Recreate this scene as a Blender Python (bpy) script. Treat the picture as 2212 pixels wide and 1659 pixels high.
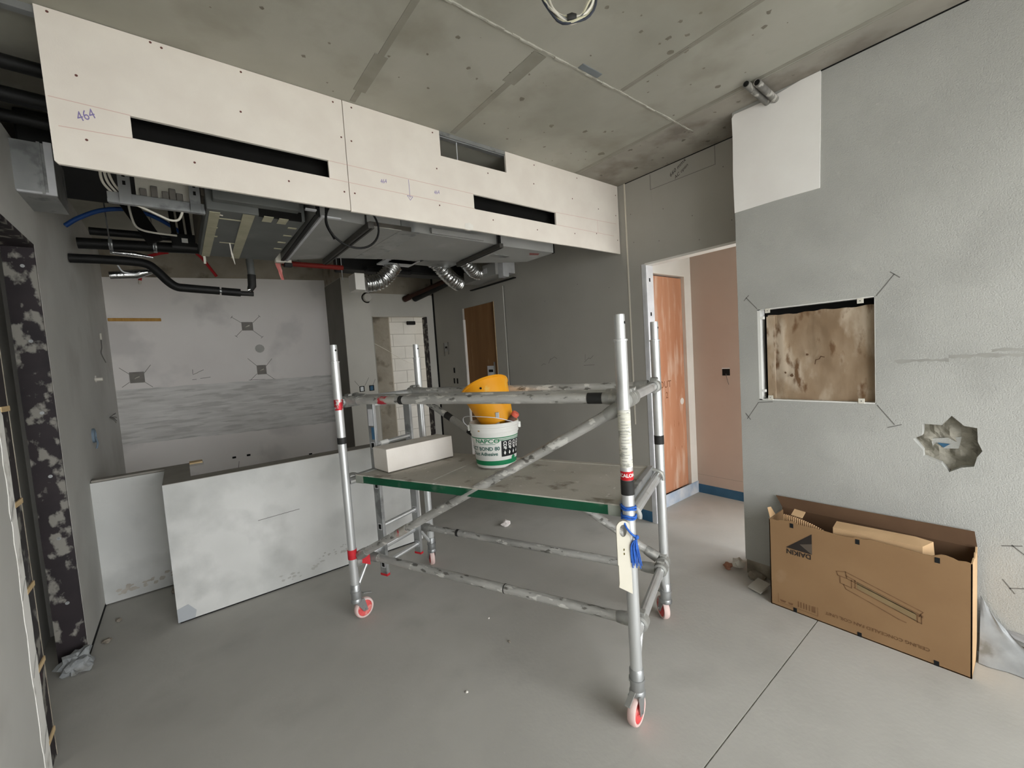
import bpy, bmesh, math, random
from mathutils import Vector, Matrix, noise as mnoise
from mathutils.geometry import tessellate_polygon

random.seed(7)
for o in list(bpy.data.objects):
    bpy.data.objects.remove(o, do_unlink=True)
scene = bpy.context.scene
COL = scene.collection

# ------------------------------------------------------------------ camera
cam_d = bpy.data.cameras.new('camera')
cam = bpy.data.objects.new('camera', cam_d)
COL.objects.link(cam)
scene.camera = cam
cam_d.sensor_fit = 'HORIZONTAL'
cam_d.sensor_width = 36.0
cam_d.lens = 911.28 / 2212 * 36.0
cam_d.clip_start = 0.02
_r = Vector((0.78270744, -0.61896992, -0.0651559))
_d = Vector((-0.09058153, -0.00971596, -0.99584165))
_f = Vector((0.61576298, 0.78535459, -0.063672))
cam.matrix_world = Matrix(((_r.x, -_d.x, -_f.x, 0.0), (_r.y, -_d.y, -_f.y, 0.0), (_r.z, -_d.z, -_f.z, 1.6), (0, 0, 0, 1)))

# ------------------------------------------------------------------ world: even overcast sky
w = bpy.data.worlds.new('overcast_sky')
scene.world = w
w.use_nodes = True
bg = w.node_tree.nodes['Background']
bg.inputs['Color'].default_value = (0.97, 0.985, 1.0, 1)
bg.inputs['Strength'].default_value = 3.2

# window portals (sampling aids in the real window openings)
def portal(x0, x1, y, z0, z1):
    l = bpy.data.lights.new('window_daylight', 'AREA')
    l.shape = 'RECTANGLE'; l.size = x1 - x0; l.size_y = z1 - z0
    l.cycles.is_portal = True
    o = bpy.data.objects.new('window_daylight', l)
    COL.objects.link(o)
    o.location = ((x0 + x1) / 2, y, (z0 + z1) / 2)
    o.rotation_euler = (math.radians(90), 0, 0)      # shines towards +Y
    return o
WY = -2.3
portal(-0.35, 2.85, WY - 0.02, 0.05, 2.75)
PY = -0.9
portal(3.38, 4.28, PY - 0.02, 0.05, 2.75)

_o = portal(-.5, .95, 0, .04, 2.3); _o.location = (4.33 + .13, .225, 1.17); _o.rotation_euler = (math.radians(90), 0, math.radians(90))

vs = scene.view_settings
vs.view_transform = 'Standard'
vs.look = 'None'
vs.gamma = 1.0
vs.use_curve_mapping = False
vs.exposure = 1.5
scene.cycles.max_bounces = 12
scene.cycles.diffuse_bounces = 8

# ------------------------------------------------------------------ helpers
def lin(c):
    def f(v):
        v /= 255.0
        return v / 12.92 if v <= 0.04045 else ((v + 0.055) / 1.055) ** 2.4
    return (f(c[0]), f(c[1]), f(c[2]), 1.0)

MATS = {}
def mat(name, c1=(128, 128, 128), c2=None, scale=2.0, rough=0.85, metal=0.0, bump=0.0, bscale=80.0, c3=None, s3=9.0, t3=0.62, w3=0.05,
        stretch=(1, 1, 1), spec=0.3, lo=0.35, hi=0.65, detail=5.0, s3stretch=None, c4=None, s4=40.0, t4=0.68, w4=0.03):
    """Mottled two-tone surface; c3 = blotches with their own outline; c4 = small specks."""
    if name in MATS:
        return MATS[name]
    m = bpy.data.materials.new(name); m.use_nodes = True
    nt = m.node_tree; N = nt.nodes; Lk = nt.links
    b = N['Principled BSDF']
    b.inputs['Roughness'].default_value = rough
    b.inputs['Metallic'].default_value = metal
    b.inputs['Specular IOR Level'].default_value = spec
    tc = N.new('ShaderNodeTexCoord')
    def coords(st):
        mp = N.new('ShaderNodeMapping'); mp.inputs['Scale'].default_value = st
        Lk.new(tc.outputs['Object'], mp.inputs['Vector'])
        return mp.outputs['Vector']
    base = coords(stretch)
    c2 = c2 or c1
    n1 = N.new('ShaderNodeTexNoise'); n1.inputs['Scale'].default_value = scale; n1.inputs['Detail'].default_value = detail
    Lk.new(base, n1.inputs['Vector'])
    cr = N.new('ShaderNodeValToRGB')
    cr.color_ramp.elements[0].position = lo; cr.color_ramp.elements[0].color = lin(c1)
    cr.color_ramp.elements[1].position = hi; cr.color_ramp.elements[1].color = lin(c2)
    Lk.new(n1.outputs['Fac'], cr.inputs['Fac'])
    out = cr.outputs['Color']
    def blotch(out, col, s, t, wd, st):
        n = N.new('ShaderNodeTexNoise'); n.inputs['Scale'].default_value = s; n.inputs['Detail'].default_value = 6
        Lk.new(coords(st) if st else base, n.inputs['Vector'])
        r = N.new('ShaderNodeValToRGB')
        r.color_ramp.elements[0].position = t - wd; r.color_ramp.elements[0].color = (0, 0, 0, 1)
        r.color_ramp.elements[1].position = t + wd; r.color_ramp.elements[1].color = (1, 1, 1, 1)
        Lk.new(n.outputs['Fac'], r.inputs['Fac'])
        mx = N.new('ShaderNodeMix'); mx.data_type = 'RGBA'
        Lk.new(r.outputs['Color'], mx.inputs['Factor'])
        Lk.new(out, mx.inputs['A']); mx.inputs['B'].default_value = lin(col)
        return mx.outputs['Result']
    if c3: out = blotch(out, c3, s3, t3, w3, s3stretch)
    if c4: out = blotch(out, c4, s4, t4, w4, None)
    Lk.new(out, b.inputs['Base Color'])
    if bump:
        n2 = N.new('ShaderNodeTexNoise'); n2.inputs['Scale'].default_value = bscale; n2.inputs['Detail'].default_value = 4
        Lk.new(base, n2.inputs['Vector'])
        bp = N.new('ShaderNodeBump'); bp.inputs['Strength'].default_value = bump; bp.inputs['Distance'].default_value = 0.01
        Lk.new(n2.outputs['Fac'], bp.inputs['Height'])
        Lk.new(bp.outputs['Normal'], b.inputs['Normal'])
    MATS[name] = m
    return m

class MB:
    """mesh builder"""
    def __init__(s): s.v = []; s.f = []
    def add(s, vs, fs):
        k = len(s.v); s.v += [tuple(p) for p in vs]; s.f += [tuple(i + k for i in f) for f in fs]; return s
    def box(s, x0, x1, y0, y1, z0, z1):
        v = [(x, y, z) for z in (z0, z1) for y in (y0, y1) for x in (x0, x1)]
        return s.add(v, [(0, 2, 3, 1), (4, 5, 7, 6), (0, 1, 5, 4), (2, 6, 7, 3), (0, 4, 6, 2), (1, 3, 7, 5)])
    def obox(s, c, ax, ay, az, hx, hy, hz):
        c = Vector(c); ax = Vector(ax).normalized() * hx; ay = Vector(ay).normalized() * hy; az = Vector(az).normalized() * hz
        v = [c + ax * i + ay * j + az * k for k in (-1, 1) for j in (-1, 1) for i in (-1, 1)]
        return s.add(v, [(0, 2, 3, 1), (4, 5, 7, 6), (0, 1, 5, 4), (2, 6, 7, 3), (0, 4, 6, 2), (1, 3, 7, 5)])
    def tube(s, pts, r, n=16, caps=True, radii=None, closed=False):
        pts = [Vector(p) for p in pts]; m = len(pts)
        rs = radii or [r] * m
        t0 = (pts[1] - pts[0]).normalized()
        up = Vector((0, 0, 1)) if abs(t0.z) < 0.9 else Vector((1, 0, 0))
        a = t0.cross(up).normalized()
        v = []
        for i, p in enumerate(pts):
            if closed: t = (pts[(i + 1) % m] - pts[i - 1]).normalized()
            elif i == 0: t = t0
            elif i == m - 1: t = (pts[-1] - pts[-2]).normalized()
            else: t = ((pts[i + 1] - p).normalized() + (p - pts[i - 1]).normalized()).normalized()
            a = (a - t * a.dot(t)).normalized(); b = t.cross(a)
            for k in range(n):
                an = 2 * math.pi * k / n
                v.append(p + (a * math.cos(an) + b * math.sin(an)) * rs[i])
        f = []
        R = m if closed else m - 1
        for i in range(R):
            j = (i + 1) % m
            for k in range(n):
                f.append((i * n + k, i * n + (k + 1) % n, j * n + (k + 1) % n, j * n + k))
        if caps and not closed:
            f.append(tuple(range(n - 1, -1, -1))); f.append(tuple((m - 1) * n + k for k in range(n)))
        return s.add(v, f)
    def lathe(s, prof, o, axis=(0, 0, 1), n=32, close=False, xref=None):
        o = Vector(o); z = Vector(axis).normalized()
        x = (Vector(xref) if xref else (Vector((1, 0, 0)) if abs(z.x) < 0.9 else Vector((0, 1, 0))))
        x = (x - z * x.dot(z)).normalized(); y = z.cross(x)
        v = []
        for r, h in prof:
            for k in range(n):
                a = 2 * math.pi * k / n
                v.append(o + (x * math.cos(a) + y * math.sin(a)) * r + z * h)
        f = []
        m = len(prof)
        for i in range(m - 1 + (1 if close else 0)):
            j = (i + 1) % m
            for k in range(n):
                f.append((i * n + k, i * n + (k + 1) % n, j * n + (k + 1) % n, j * n + k))
        return s.add(v, f)
    def slab(s, outer, holes, axis, d0, d1):
        """plate with holes; 2D loops in the plane normal to axis; d0..d1 along axis"""
        def p3(q, d):
            if axis == 'X': return (d, q[0], q[1])
            if axis == 'Y': return (q[0], d, q[1])
            return (q[0], q[1], d)
        loops = [outer] + list(holes)
        tri = tessellate_polygon([[Vector((q[0], q[1], 0)) for q in lp] for lp in loops])
        flat = [q for lp in loops for q in lp]; n = len(flat)
        v = [p3(q, d0) for q in flat] + [p3(q, d1) for q in flat]
        f = [tuple(t) for t in tri] + [tuple(i + n for i in reversed(t)) for t in tri]
        k = 0
        for lp in loops:
            L = len(lp)
            for i in range(L):
                a, b = k + i, k + (i + 1) % L
                f.append((a, b, b + n, a + n))
            k += L
        return s.add(v, f)
    def stroke(s, pts, nrm, wd, lift=0.0008):
        """flat drawn line of width wd on a surface with normal nrm"""
        nrm = Vector(nrm).normalized()
        for p, q in zip(pts[:-1], pts[1:]):
            p = Vector(p); q = Vector(q); t = (q - p)
            if t.length < 1e-6: continue
            sd = t.normalized().cross(nrm) * wd / 2; e = t.normalized() * wd * 0.3
            k = nrm * lift
            s.add([p - sd - e + k, q - sd + e + k, q + sd + e + k, p + sd - e + k], [(0, 1, 2, 3)])
        return s

def mesh_from(mb, name, m, smooth=None, bevel=0.0, off=None, unrot=0.0):
    me = bpy.data.meshes.new(name)
    vs_ = mb.v
    if off is not None:
        c, s_ = math.cos(-unrot), math.sin(-unrot)
        vs_ = [((x - off[0]) * c - (y - off[1]) * s_, (x - off[0]) * s_ + (y - off[1]) * c, z - off[2]) for x, y, z in vs_]
    me.from_pydata(vs_, [], mb.f)
    bm = bmesh.new(); bm.from_mesh(me)
    bmesh.ops.remove_doubles(bm, verts=bm.verts, dist=1e-6)
    bmesh.ops.recalc_face_normals(bm, faces=bm.faces)
    if bevel:
        es = [e for e in bm.edges if len(e.link_faces) == 2 and e.calc_face_angle(0) > 0.6]
        bmesh.ops.bevel(bm, geom=es, offset=bevel, segments=2, profile=0.5, affect='EDGES', clamp_overlap=True)
    bm.to_mesh(me); bm.free()
    if smooth is not None:
        me.shade_smooth(); me.set_sharp_from_angle(angle=math.radians(smooth))
    me.materials.append(m)
    return me

def setp(o, label=None, cat=None, group=None, kind=None):
    if label: o['label'] = label
    if cat: o['category'] = cat
    if group: o['group'] = group
    if kind: o['kind'] = kind
    return o

class Thing:
    def __init__(s, name, label=None, cat=None, loc=(0, 0, 0), rotz=0.0, group=None, kind=None):
        s.o = bpy.data.objects.new(name, None); COL.objects.link(s.o)
        s.o.empty_display_size = 0.05
        s.loc = loc; s.rot = rotz
        s.o.location = loc; s.o.rotation_euler = (0, 0, rotz)
        setp(s.o, label, cat, group, kind)
    def part(s, name, mb, m, smooth=None, bevel=0.0, world=True, parent=None, label=None, kind=None):
        me = mesh_from(mb, name, m, smooth, bevel, s.loc if world else None, s.rot)
        o = bpy.data.objects.new(name, me); COL.objects.link(o)
        o.parent = parent or s.o
        setp(o, label=label, kind=kind)
        return o

def solo(name, mb, m, label=None, cat=None, group=None, kind=None, smooth=None, bevel=0.0, base=None):
    """one-mesh top-level thing with its origin at its base"""
    if base is None:
        xs = [p[0] for p in mb.v]; ys = [p[1] for p in mb.v]; zs = [p[2] for p in mb.v]
        base = ((min(xs) + max(xs)) / 2, (min(ys) + max(ys)) / 2, min(zs))
    me = mesh_from(mb, name, m, smooth, bevel, base)
    o = bpy.data.objects.new(name, me); COL.objects.link(o); o.location = base
    return setp(o, label, cat, group, kind)

def struct(name, mb, m, smooth=None, bevel=0.0, label=None):
    me = mesh_from(mb, name, m, smooth, bevel)
    o = bpy.data.objects.new(name, me); COL.objects.link(o)
    return setp(o, label=label, kind='structure')

def child(parent, name, mb, m, smooth=None, bevel=0.0, label=None, kind=None):
    """a part of a structure mesh that sits at the world origin"""
    me = mesh_from(mb, name, m, smooth, bevel)
    o = bpy.data.objects.new(name, me); COL.objects.link(o); o.parent = parent
    return setp(o, label=label, kind=kind)

def text2d(body, size=1.0, bold=0.0, align='CENTER', shear=0.0, sx=1.0):
    """flat text outline -> (verts2d, faces), centred"""
    cu = bpy.data.curves.new('lettering', 'FONT'); cu.body = body; cu.size = size; cu.align_x = align; cu.align_y = 'CENTER'
    cu.offset = bold; cu.shear = shear; cu.resolution_u = 3
    ob = bpy.data.objects.new('lettering_tmp', cu); COL.objects.link(ob)
    dg = bpy.context.evaluated_depsgraph_get()
    me = bpy.data.meshes.new_from_object(ob.evaluated_get(dg))
    vs_ = [(v.co.x * sx, v.co.y) for v in me.vertices]; fs = [tuple(p.vertices) for p in me.polygons]
    bpy.data.objects.remove(ob, do_unlink=True); bpy.data.curves.remove(cu); bpy.data.meshes.remove(me)
    return vs_, fs

def put_text(mb, body, size, o, ex, ey, lift, **k):
    vs_, fs = text2d(body, size, **k)
    o = Vector(o); ex = Vector(ex); ey = Vector(ey); n = ex.cross(ey).normalized() * lift
    mb.add([o + ex * x + ey * y + n for x, y in vs_], fs)

def subdiv_line(a, b, n):
    a = Vector(a); b = Vector(b)
    return [a.lerp(b, i / n) for i in range(n + 1)]

def smooth_path(pts, n=8):
    """Catmull-Rom through points"""
    P = [Vector(p) for p in pts]; P = [P[0] * 2 - P[1]] + P + [P[-1] * 2 - P[-2]]
    out = []
    for i in range(1, len(P) - 2):
        for k in range(n):
            t = k / n; a, b, c, d = P[i - 1], P[i], P[i + 1], P[i + 2]
            out.append(0.5 * ((2 * b) + (c - a) * t + (2 * a - 5 * b + 4 * c - d) * t * t + (3 * b - a - 3 * c + d) * t ** 3))
    out.append(P[-2]); return out

# ------------------------------------------------------------------ materials
M_floor = mat('cement_screed', (172, 170, 164), (184, 182, 176), 1.3, 0.8, bump=0.10, bscale=45, c3=(166, 164, 158), s3=2.6, t3=0.62, w3=0.12, c4=(186, 184, 178), s4=55, t4=0.74, w4=0.02)
M_ceil = mat('fair_faced_concrete', (154, 152, 141), (172, 170, 159), 1.4, 0.9, bump=0.08, bscale=30, c3=(146, 142, 130), s3=2.4, t3=0.60, w3=0.10, c4=(120, 114, 102), s4=14, t4=0.78, w4=0.015)
M_board = mat('cream_plasterboard', (228, 220, 210), (234, 227, 217), 6, 0.9, bump=0.04, bscale=150)
M_boardcore = mat('gypsum_core', (224, 220, 212), (232, 228, 220), 20, 0.95, bump=0.1)
M_greywall = mat('grey_skim_plaster', (170, 170, 165), (181, 181, 176), 1.6, 0.9, bump=0.30, bscale=190, c3=(166, 166, 161), s3=3.0, t3=0.63, w3=0.14, c4=(184, 184, 179), s4=35, t4=0.72, w4=0.03)
M_bw = mat('kitchen_plaster', (220, 215, 211), (230, 226, 222), 0.9, 0.9, bump=0.06, bscale=60, c3=(206, 202, 199), s3=1.7, t3=0.6, w3=0.05)
M_scrape = mat('scraped_adhesive', (196, 194, 190), (214, 212, 208), 3.0, 0.9, bump=0.6, bscale=10, stretch=(1, 1, 9), c3=(184, 182, 178), s3=4, t3=0.57, w3=0.05)
M_leftw = mat('left_wall_plaster', (190, 189, 184), (202, 201, 196), 1.2, 0.9, bump=0.05, bscale=50, c3=(184, 182, 177), s3=1.8, t3=0.6, w3=0.10)
M_doorwall = mat('drywall_grey', (164, 161, 153), (172, 169, 161), 1.5, 0.9, bump=0.03, bscale=100)
M_halfw = mat('half_wall_plaster', (194, 195, 192), (212, 212, 209), 1.4, 0.9, bump=0.05, bscale=60, c3=(184, 185, 182), s3=3.2, t3=0.58, w3=0.10)
M_halft = mat('half_wall_top', (140, 136, 128), (156, 152, 144), 4, 0.95, bump=0.3)
M_rawc = mat('raw_concrete', (142, 134, 120), (166, 158, 144), 2.5, 0.95, bump=0.4, bscale=20, c3=(112, 104, 92), s3=4, t3=0.6, w3=0.06)
M_pillar = mat('pale_plaster', (190, 187, 178), (202, 199, 190), 1.0, 0.9, bump=0.04)
M_pink = mat('pinkish_plasterboard', (188, 170, 158), (196, 179, 167), 1.5, 0.9, bump=0.03)
M_whiteb = mat('white_board', (222, 219, 212), (230, 227, 221), 3, 0.9)
M_blue = mat('blue_tanking', (52, 92, 122), (62, 104, 136), 5, 0.7)
M_bluew = mat('dusty_blue_base', (160, 178, 200), (206, 210, 216), 6, 0.8)
M_galv = mat('galvanised_steel', (158, 160, 160), (182, 184, 184), 5, 0.42, metal=0.75, c3=(140, 142, 142), s3=9, t3=0.6)
M_galvw = mat('stud_steel', (206, 207, 210), (224, 225, 228), 8, 0.5, metal=0.25)
M_duct = mat('duct_sheet', (160, 160, 157), (172, 172, 169), 2.0, 0.55, metal=0.25, c3=(184, 184, 181), s3=3, t3=0.66)
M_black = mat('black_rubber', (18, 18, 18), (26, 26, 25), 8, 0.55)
M_void = mat('black_and_void_shade', (16, 15, 14), (24, 23, 21), 3, 0.95)  # black for black parts and for painted shade in holes, gaps and voids
M_foil = mat('aluminium_foil', (205, 206, 206), (228, 229, 229), 10, 0.16, metal=1.0, bump=0.25, bscale=70)
M_alu = mat('aluminium_tube', (206, 208, 208), (224, 226, 226), 6, 0.38, metal=0.7, c3=(184, 184, 182), s3=7, t3=0.62, w3=0.04, stretch=(1, 1, 0.35))
M_alud = mat('plaster_splashed_tube', (168, 167, 163), (200, 199, 195), 14, 0.45, metal=0.5, stretch=(1, .35, .8), c3=(228, 227, 222), s3=34, t3=0.60, w3=0.02, bump=0.5, bscale=60, c4=(116, 114, 109), s4=40, t4=0.62, w4=0.03)
M_cast = mat('cast_claw', (146, 146, 142), (172, 172, 168), 14, 0.5, metal=0.6, c3=(190, 188, 182), s3=20, t3=0.62)
M_tapek = mat('black_tape', (34, 34, 33), (48, 47, 45), 12, 0.6)
M_taper = mat('red_tape', (176, 30, 40), (196, 44, 52), 12, 0.55)
M_green = mat('green_beam', (8, 66, 42), (16, 80, 54), 5, 0.5, c3=(96, 112, 100), s3=6, t3=0.68, w3=0.08, bump=0.05)
M_ply = mat('dusty_ply_deck', (168, 164, 154), (184, 180, 171), 3, 0.9, bump=0.15, c3=(134, 128, 117), s3=8, t3=0.63, w3=0.05, c4=(206, 204, 198), s4=30, t4=0.7)
M_wheel = mat('red_wheel', (206, 70, 72), (218, 96, 94), 14, 0.5, c3=(216, 150, 142), s3=20, t3=0.6)
M_tyre = mat('dusty_tyre', (206, 176, 170), (222, 200, 194), 12, 0.7)
M_white = mat('white_plastic', (226, 226, 222), (234, 234, 230), 4, 0.4)
M_whitep = mat('white_gypsum_block', (228, 222, 214), (236, 231, 224), 5, 0.95, bump=0.12)
M_yellow = mat('yellow_rubber', (226, 152, 22), (236, 168, 36), 5, 0.5, c3=(226, 186, 96), s3=9, t3=0.64, w3=0.05)
M_lgreen = mat('label_green', (22, 120, 78), (28, 128, 84), 5, 0.5)
M_lblack = mat('label_black', (22, 24, 26), None, 5, 0.5)
M_lwhite = mat('label_white', (236, 236, 232), None, 5, 0.5)
M_card = mat('cardboard', (140, 110, 78), (148, 118, 85), 3, 0.9, bump=0.03, c3=(160, 132, 102), s3=2.5, t3=0.68, w3=0.04)
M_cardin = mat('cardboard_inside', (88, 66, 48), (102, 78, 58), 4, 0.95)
M_cardl = mat('cardboard_light', (184, 152, 114), (196, 164, 126), 4, 0.95)
M_cardold = mat('stained_cardboard', (138, 116, 92), (170, 150, 126), 6, 0.95, bump=0.4, bscale=14, c3=(188, 172, 152), s3=7, t3=0.56, w3=0.06, stretch=(1, 1.2, 0.5), c4=(112, 86, 62), s4=13, t4=0.62, w4=0.05)
M_ink = mat('black_ink', (46, 40, 36), None, 5, 0.9)
M_inkf = mat('faded_brown_ink', (104, 76, 52), (122, 92, 64), 30, 0.9)
M_olive = mat('printed_olive', (128, 108, 78), (138, 118, 86), 8, 0.9)
M_pencil = mat('pencil_graphite', (112, 110, 106), None, 5, 0.9)
M_pencilr = mat('red_chalk_line', (214, 186, 176), None, 5, 0.9)
M_purple = mat('purple_marker', (136, 124, 172), None, 5, 0.9)
M_dooro = mat('orange_plywood', (188, 130, 98), (200, 146, 114), 2.2, 0.75, stretch=(3, 3, 0.5), c3=(214, 180, 158), s3=4, t3=0.60, w3=0.08, c4=(150, 92, 58), s4=16, t4=0.72, w4=0.02, bump=0.05)
M_doorb = mat('brown_plywood', (128, 92, 58), (142, 104, 68), 2.2, 0.8, stretch=(3, 3, 0.5), c3=(158, 124, 90), s3=6, t3=0.68, w3=0.04)
M_frame = mat('smeared_black_steel', (34, 29, 32), (48, 41, 44), 4, 0.6, c3=(136, 133, 126), s3=12, t3=0.565, w3=0.04, s3stretch=(1.3, 1, 1), c4=(78, 28, 42), s4=4, t4=0.70, w4=0.02)
M_wood = mat('pale_timber', (206, 178, 134), (220, 194, 152), 8, 0.85, stretch=(1, 1, 6))
M_wooddk = mat('yellow_timber', (178, 134, 66), (192, 150, 84), 8, 0.85, stretch=(6, 1, 1))
M_redp = mat('red_pipe_paint', (118, 30, 24), (134, 38, 30), 6, 0.6)
M_redc = mat('red_conduit', (176, 34, 38), None, 6, 0.6)
M_bluec = mat('blue_conduit', (28, 66, 128), (36, 78, 142), 6, 0.5)
M_cable = mat('white_cable', (204, 200, 188), (216, 212, 200), 8, 0.6)
M_mask = mat('masking_tape', (176, 172, 148), (190, 186, 162), 8, 0.85)
M_fcu = mat('fan_unit_grey', (104, 106, 104), (116, 118, 116), 3, 0.7, c3=(126, 126, 122), s3=4, t3=0.66)
M_rag = mat('pink_plastic', (190, 104, 98), (206, 130, 122), 20, 0.4)
M_rope = mat('blue_rope', (34, 82, 166), (52, 104, 190), 60, 0.7)
M_tag = mat('cream_tag', (196, 191, 176), (204, 199, 184), 6, 0.5)
M_film = mat('clear_film', (138, 141, 142), (156, 159, 160), 14, 0.2, c3=(124, 124, 120), s3=8, t3=0.6)
M_rubble = mat('mortar_rubble', (126, 118, 106), (146, 138, 126), 8, 0.95, bump=0.4)
M_block = mat('white_blockwork', (206, 203, 196), (216, 213, 206), 3, 0.95, bump=0.15)
M_joint = mat('mortar_joint', (176, 172, 165), None, 3, 0.95)
M_boxg = mat('steel_back_box', (112, 108, 102), (128, 124, 118), 12, 0.6, metal=0.3)
M_orange = mat('orange_handle', (222, 104, 84), None, 6, 0.5)
M_tooldk = mat('grimy_tool', (96, 70, 62), (120, 92, 82), 20, 0.7)
M_patch = mat('white_primer', (240, 237, 233), (245, 243, 239), 3, 0.85, bump=0.15, bscale=25)
M_outside = mat('outside_paving', (202, 201, 197), (212, 211, 207), 1, 0.9)
M_stain = mat('dark_scuff', (168, 167, 162), (178, 177, 172), 8, 0.9)
M_cream = mat('cream_lacquer', (216, 212, 200), None, 3, 0.6)

# ------------------------------------------------------------------ room shell
ZC = 3.087
XL, XR, XD, XP = -0.565, 2.965, 3.29, 4.33
YF, YB = 2.445, 6.38

# floor: two pours with an open joint
floor = struct('floor', MB().box(-1.2, 4.5, 0.795, 8.2, -0.12, 0.0), M_floor)
child(floor, 'slab', MB().box(-1.2, 4.5, -2.45, 0.789, -0.12, 0.0), M_floor)
child(floor, 'joint_filler', MB().box(-1.2, 4.5, 0.789, 0.797, -0.12, -0.0035), mat('gritty_joint', (120, 117, 110), (146, 143, 136), 30, .95))

# ceiling slab over everything
ceiling = struct('ceiling', MB().box(-1.6, XD, -2.45, 8.2, ZC, ZC + 0.2), M_ceil)
child(ceiling, 'slab', MB().box(XD, 4.5, PY - .15, 8.2, ZC, ZC + 0.2), M_ceil)
M_ridge = mat('cement_fin', (164, 162, 151), (186, 184, 173), 20, 0.95, bump=0.4)
M_seal = mat('dark_joint_band', (138, 135, 124), (150, 147, 136), 8, 0.95)
def ridge(pts, wd, h, seed):
    rnd = random.Random(seed)
    mb = MB()
    P = []
    for a, b in zip(pts[:-1], pts[1:]):
        P += subdiv_line(a + (0,), b + (0,), 60)[:-1]
    P.append(Vector(pts[-1] + (0,)))
    t = (P[-1] - P[0]).normalized(); n = Vector((-t.y, t.x, 0))
    for p, q in zip(P[:-1], P[1:]):
        wd1 = wd * rnd.uniform(0.5, 1.3); hh = h * rnd.uniform(0.4, 1.4)
        c = (p + q) / 2 + n * rnd.uniform(-.15, .15) * wd
        mb.obox((c.x, c.y, ZC - hh / 2), t, n, (0, 0, 1), (q - p).length * 0.53, wd1 / 2, hh / 2 + 0.0005)
    return mb
child(ceiling, 'formwork_ridge', ridge([(0.2, 1.545), (2.95, 1.545)], 0.009, 0.006, 1), M_ridge)
child(ceiling, 'formwork_band', MB().box(1.53, 1.565, 1.57, 2.43, ZC - 0.0015, ZC + 0.001), M_seal)
child(ceiling, 'formwork_band', MB().box(1.505, 1.585, 1.57, 1.83, ZC - 0.002, ZC + 0.001), M_seal)
child(ceiling, 'formwork_band', MB().box(0.885, 0.915, 1.6, 2.43, ZC - 0.0015, ZC + 0.001), M_seal)
child(ceiling, 'formwork_band', MB().box(0.87, 0.935, 2.0, 2.32, ZC - 0.002, ZC + 0.001), M_seal)
child(ceiling, 'formwork_ridge', ridge([(2.15, -1.5), (2.15, 1.53)], 0.012, 0.003, 2), M_seal)
child(ceiling, 'formwork_band', MB().box(2.13, 2.16, -1.5, 1.53, ZC - 0.0015, ZC + 0.001), M_seal)
child(ceiling, 'formwork_band', MB().box(2.72, 2.75, -1.5, 2.44, ZC - 0.0015, ZC + 0.001), M_seal)
child(ceiling, 'embedded_plate', MB().box(1.78, 1.93, 1.50, 1.535, ZC - 0.004, ZC + 0.001), mat('zinc_grey', (118, 124, 128), (132, 138, 142), 8, 0.6, metal=0.3))
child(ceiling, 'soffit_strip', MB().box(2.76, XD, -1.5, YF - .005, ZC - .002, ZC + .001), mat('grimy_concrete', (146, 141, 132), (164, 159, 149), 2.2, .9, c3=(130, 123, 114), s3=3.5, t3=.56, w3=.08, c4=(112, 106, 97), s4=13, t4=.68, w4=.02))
# pits and smudges that each have their own outline
rnd = random.Random(3)
pm = MB()
for (x, y, r) in [(2.3, 1.95, .02), (2.42, 1.88, .016), (2.05, 2.02, .02), (1.85, 1.2, .012), (2.0, 1.15, .016), (2.06, 1.09, .014), (1.95, 1.06, .012),
                  (2.1, 1.2, .02), (2.16, 1.15, .014), (1.3, 1.85, .014), (1.7, 1.9, .02), (1.2, 2.1, .01), (0.6, 2.2, .012), (0.4, 2.0, .01), (2.6, 1.2, .018), (2.85, 1.7, .03), (2.65, 2.1, .03), (1.6, 1.2, .01), (1.5, 1.05, .01), (1.15, 1.7, .012), (2.2, 2.25, .012), (1.9, 2.3, .012), (2.33, .85, .02), (2.25, .8, .015)] + [(rnd.uniform(.2, 2.7), rnd.uniform(.6, 2.4), rnd.uniform(.003, .009)) for _ in range(70)]:
    n = 9
    pts = [(x + r * rnd.uniform(.5, 1.2) * math.cos(2 * math.pi * k / n), y + r * rnd.uniform(.5, 1.2) * math.sin(2 * math.pi * k / n), ZC - 0.001) for k in range(n)]
    pm.add(pts, [tuple(range(n))])
child(ceiling, 'surface_pits', pm, mat('pit_brown', (116, 111, 100), (132, 127, 115), 20, 0.95), kind='stuff')

# right wall (grey skim) with the access opening and the chiselled star
def rect(y0, y1, z0, z1): return [(y0, z0), (y1, z0), (y1, z1), (y0, z1)]
star = [(0.29, 1.17), (0.248, 1.123), (0.205, 1.116), (0.203, 1.049), (0.188, 1.006), (0.205, 0.975), (0.215, 0.927), (0.258, 0.915), (0.299, 0.885), (0.327, 0.928), (0.391, 0.954), (0.392, 0.985), (0.431, 1.039), (0.396, 1.062), (0.394, 1.122), (0.352, 1.121), (0.324, 1.121)]
wr = struct('wall_right', MB().slab([(-2.3, 0.10), (1.285, 0.10), (1.285, ZC), (-2.3, ZC)], [rect(0.577, 1.167, 1.215, 1.80), star], 'X', XR, XR + 0.11), M_greywall)
child(wr, 'rear_leaf', MB().box(XR + 0.11, XD, -2.3, 1.285, 0.0, ZC), M_rawc)
child(wr, 'base_course', MB().box(XR + 0.006, XR + 0.115, -2.3, 1.28, 0.0, 0.10), M_rawc)
child(wr, 'primer_patch', MB().slab([(0.80, ZC - 0.004), (0.815, 2.448), (1.05, 2.452), (1.286, 2.449), (1.289, 2.7), (1.284, 2.9), (1.286, 3.05), (1.27, 3.068), (1.1, 3.062), (1.0, 3.07), (0.9, ZC - 0.004)], [], 'X', XR - 0.004, XR + 0.001), M_patch, label='white primed rectangle')
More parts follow.
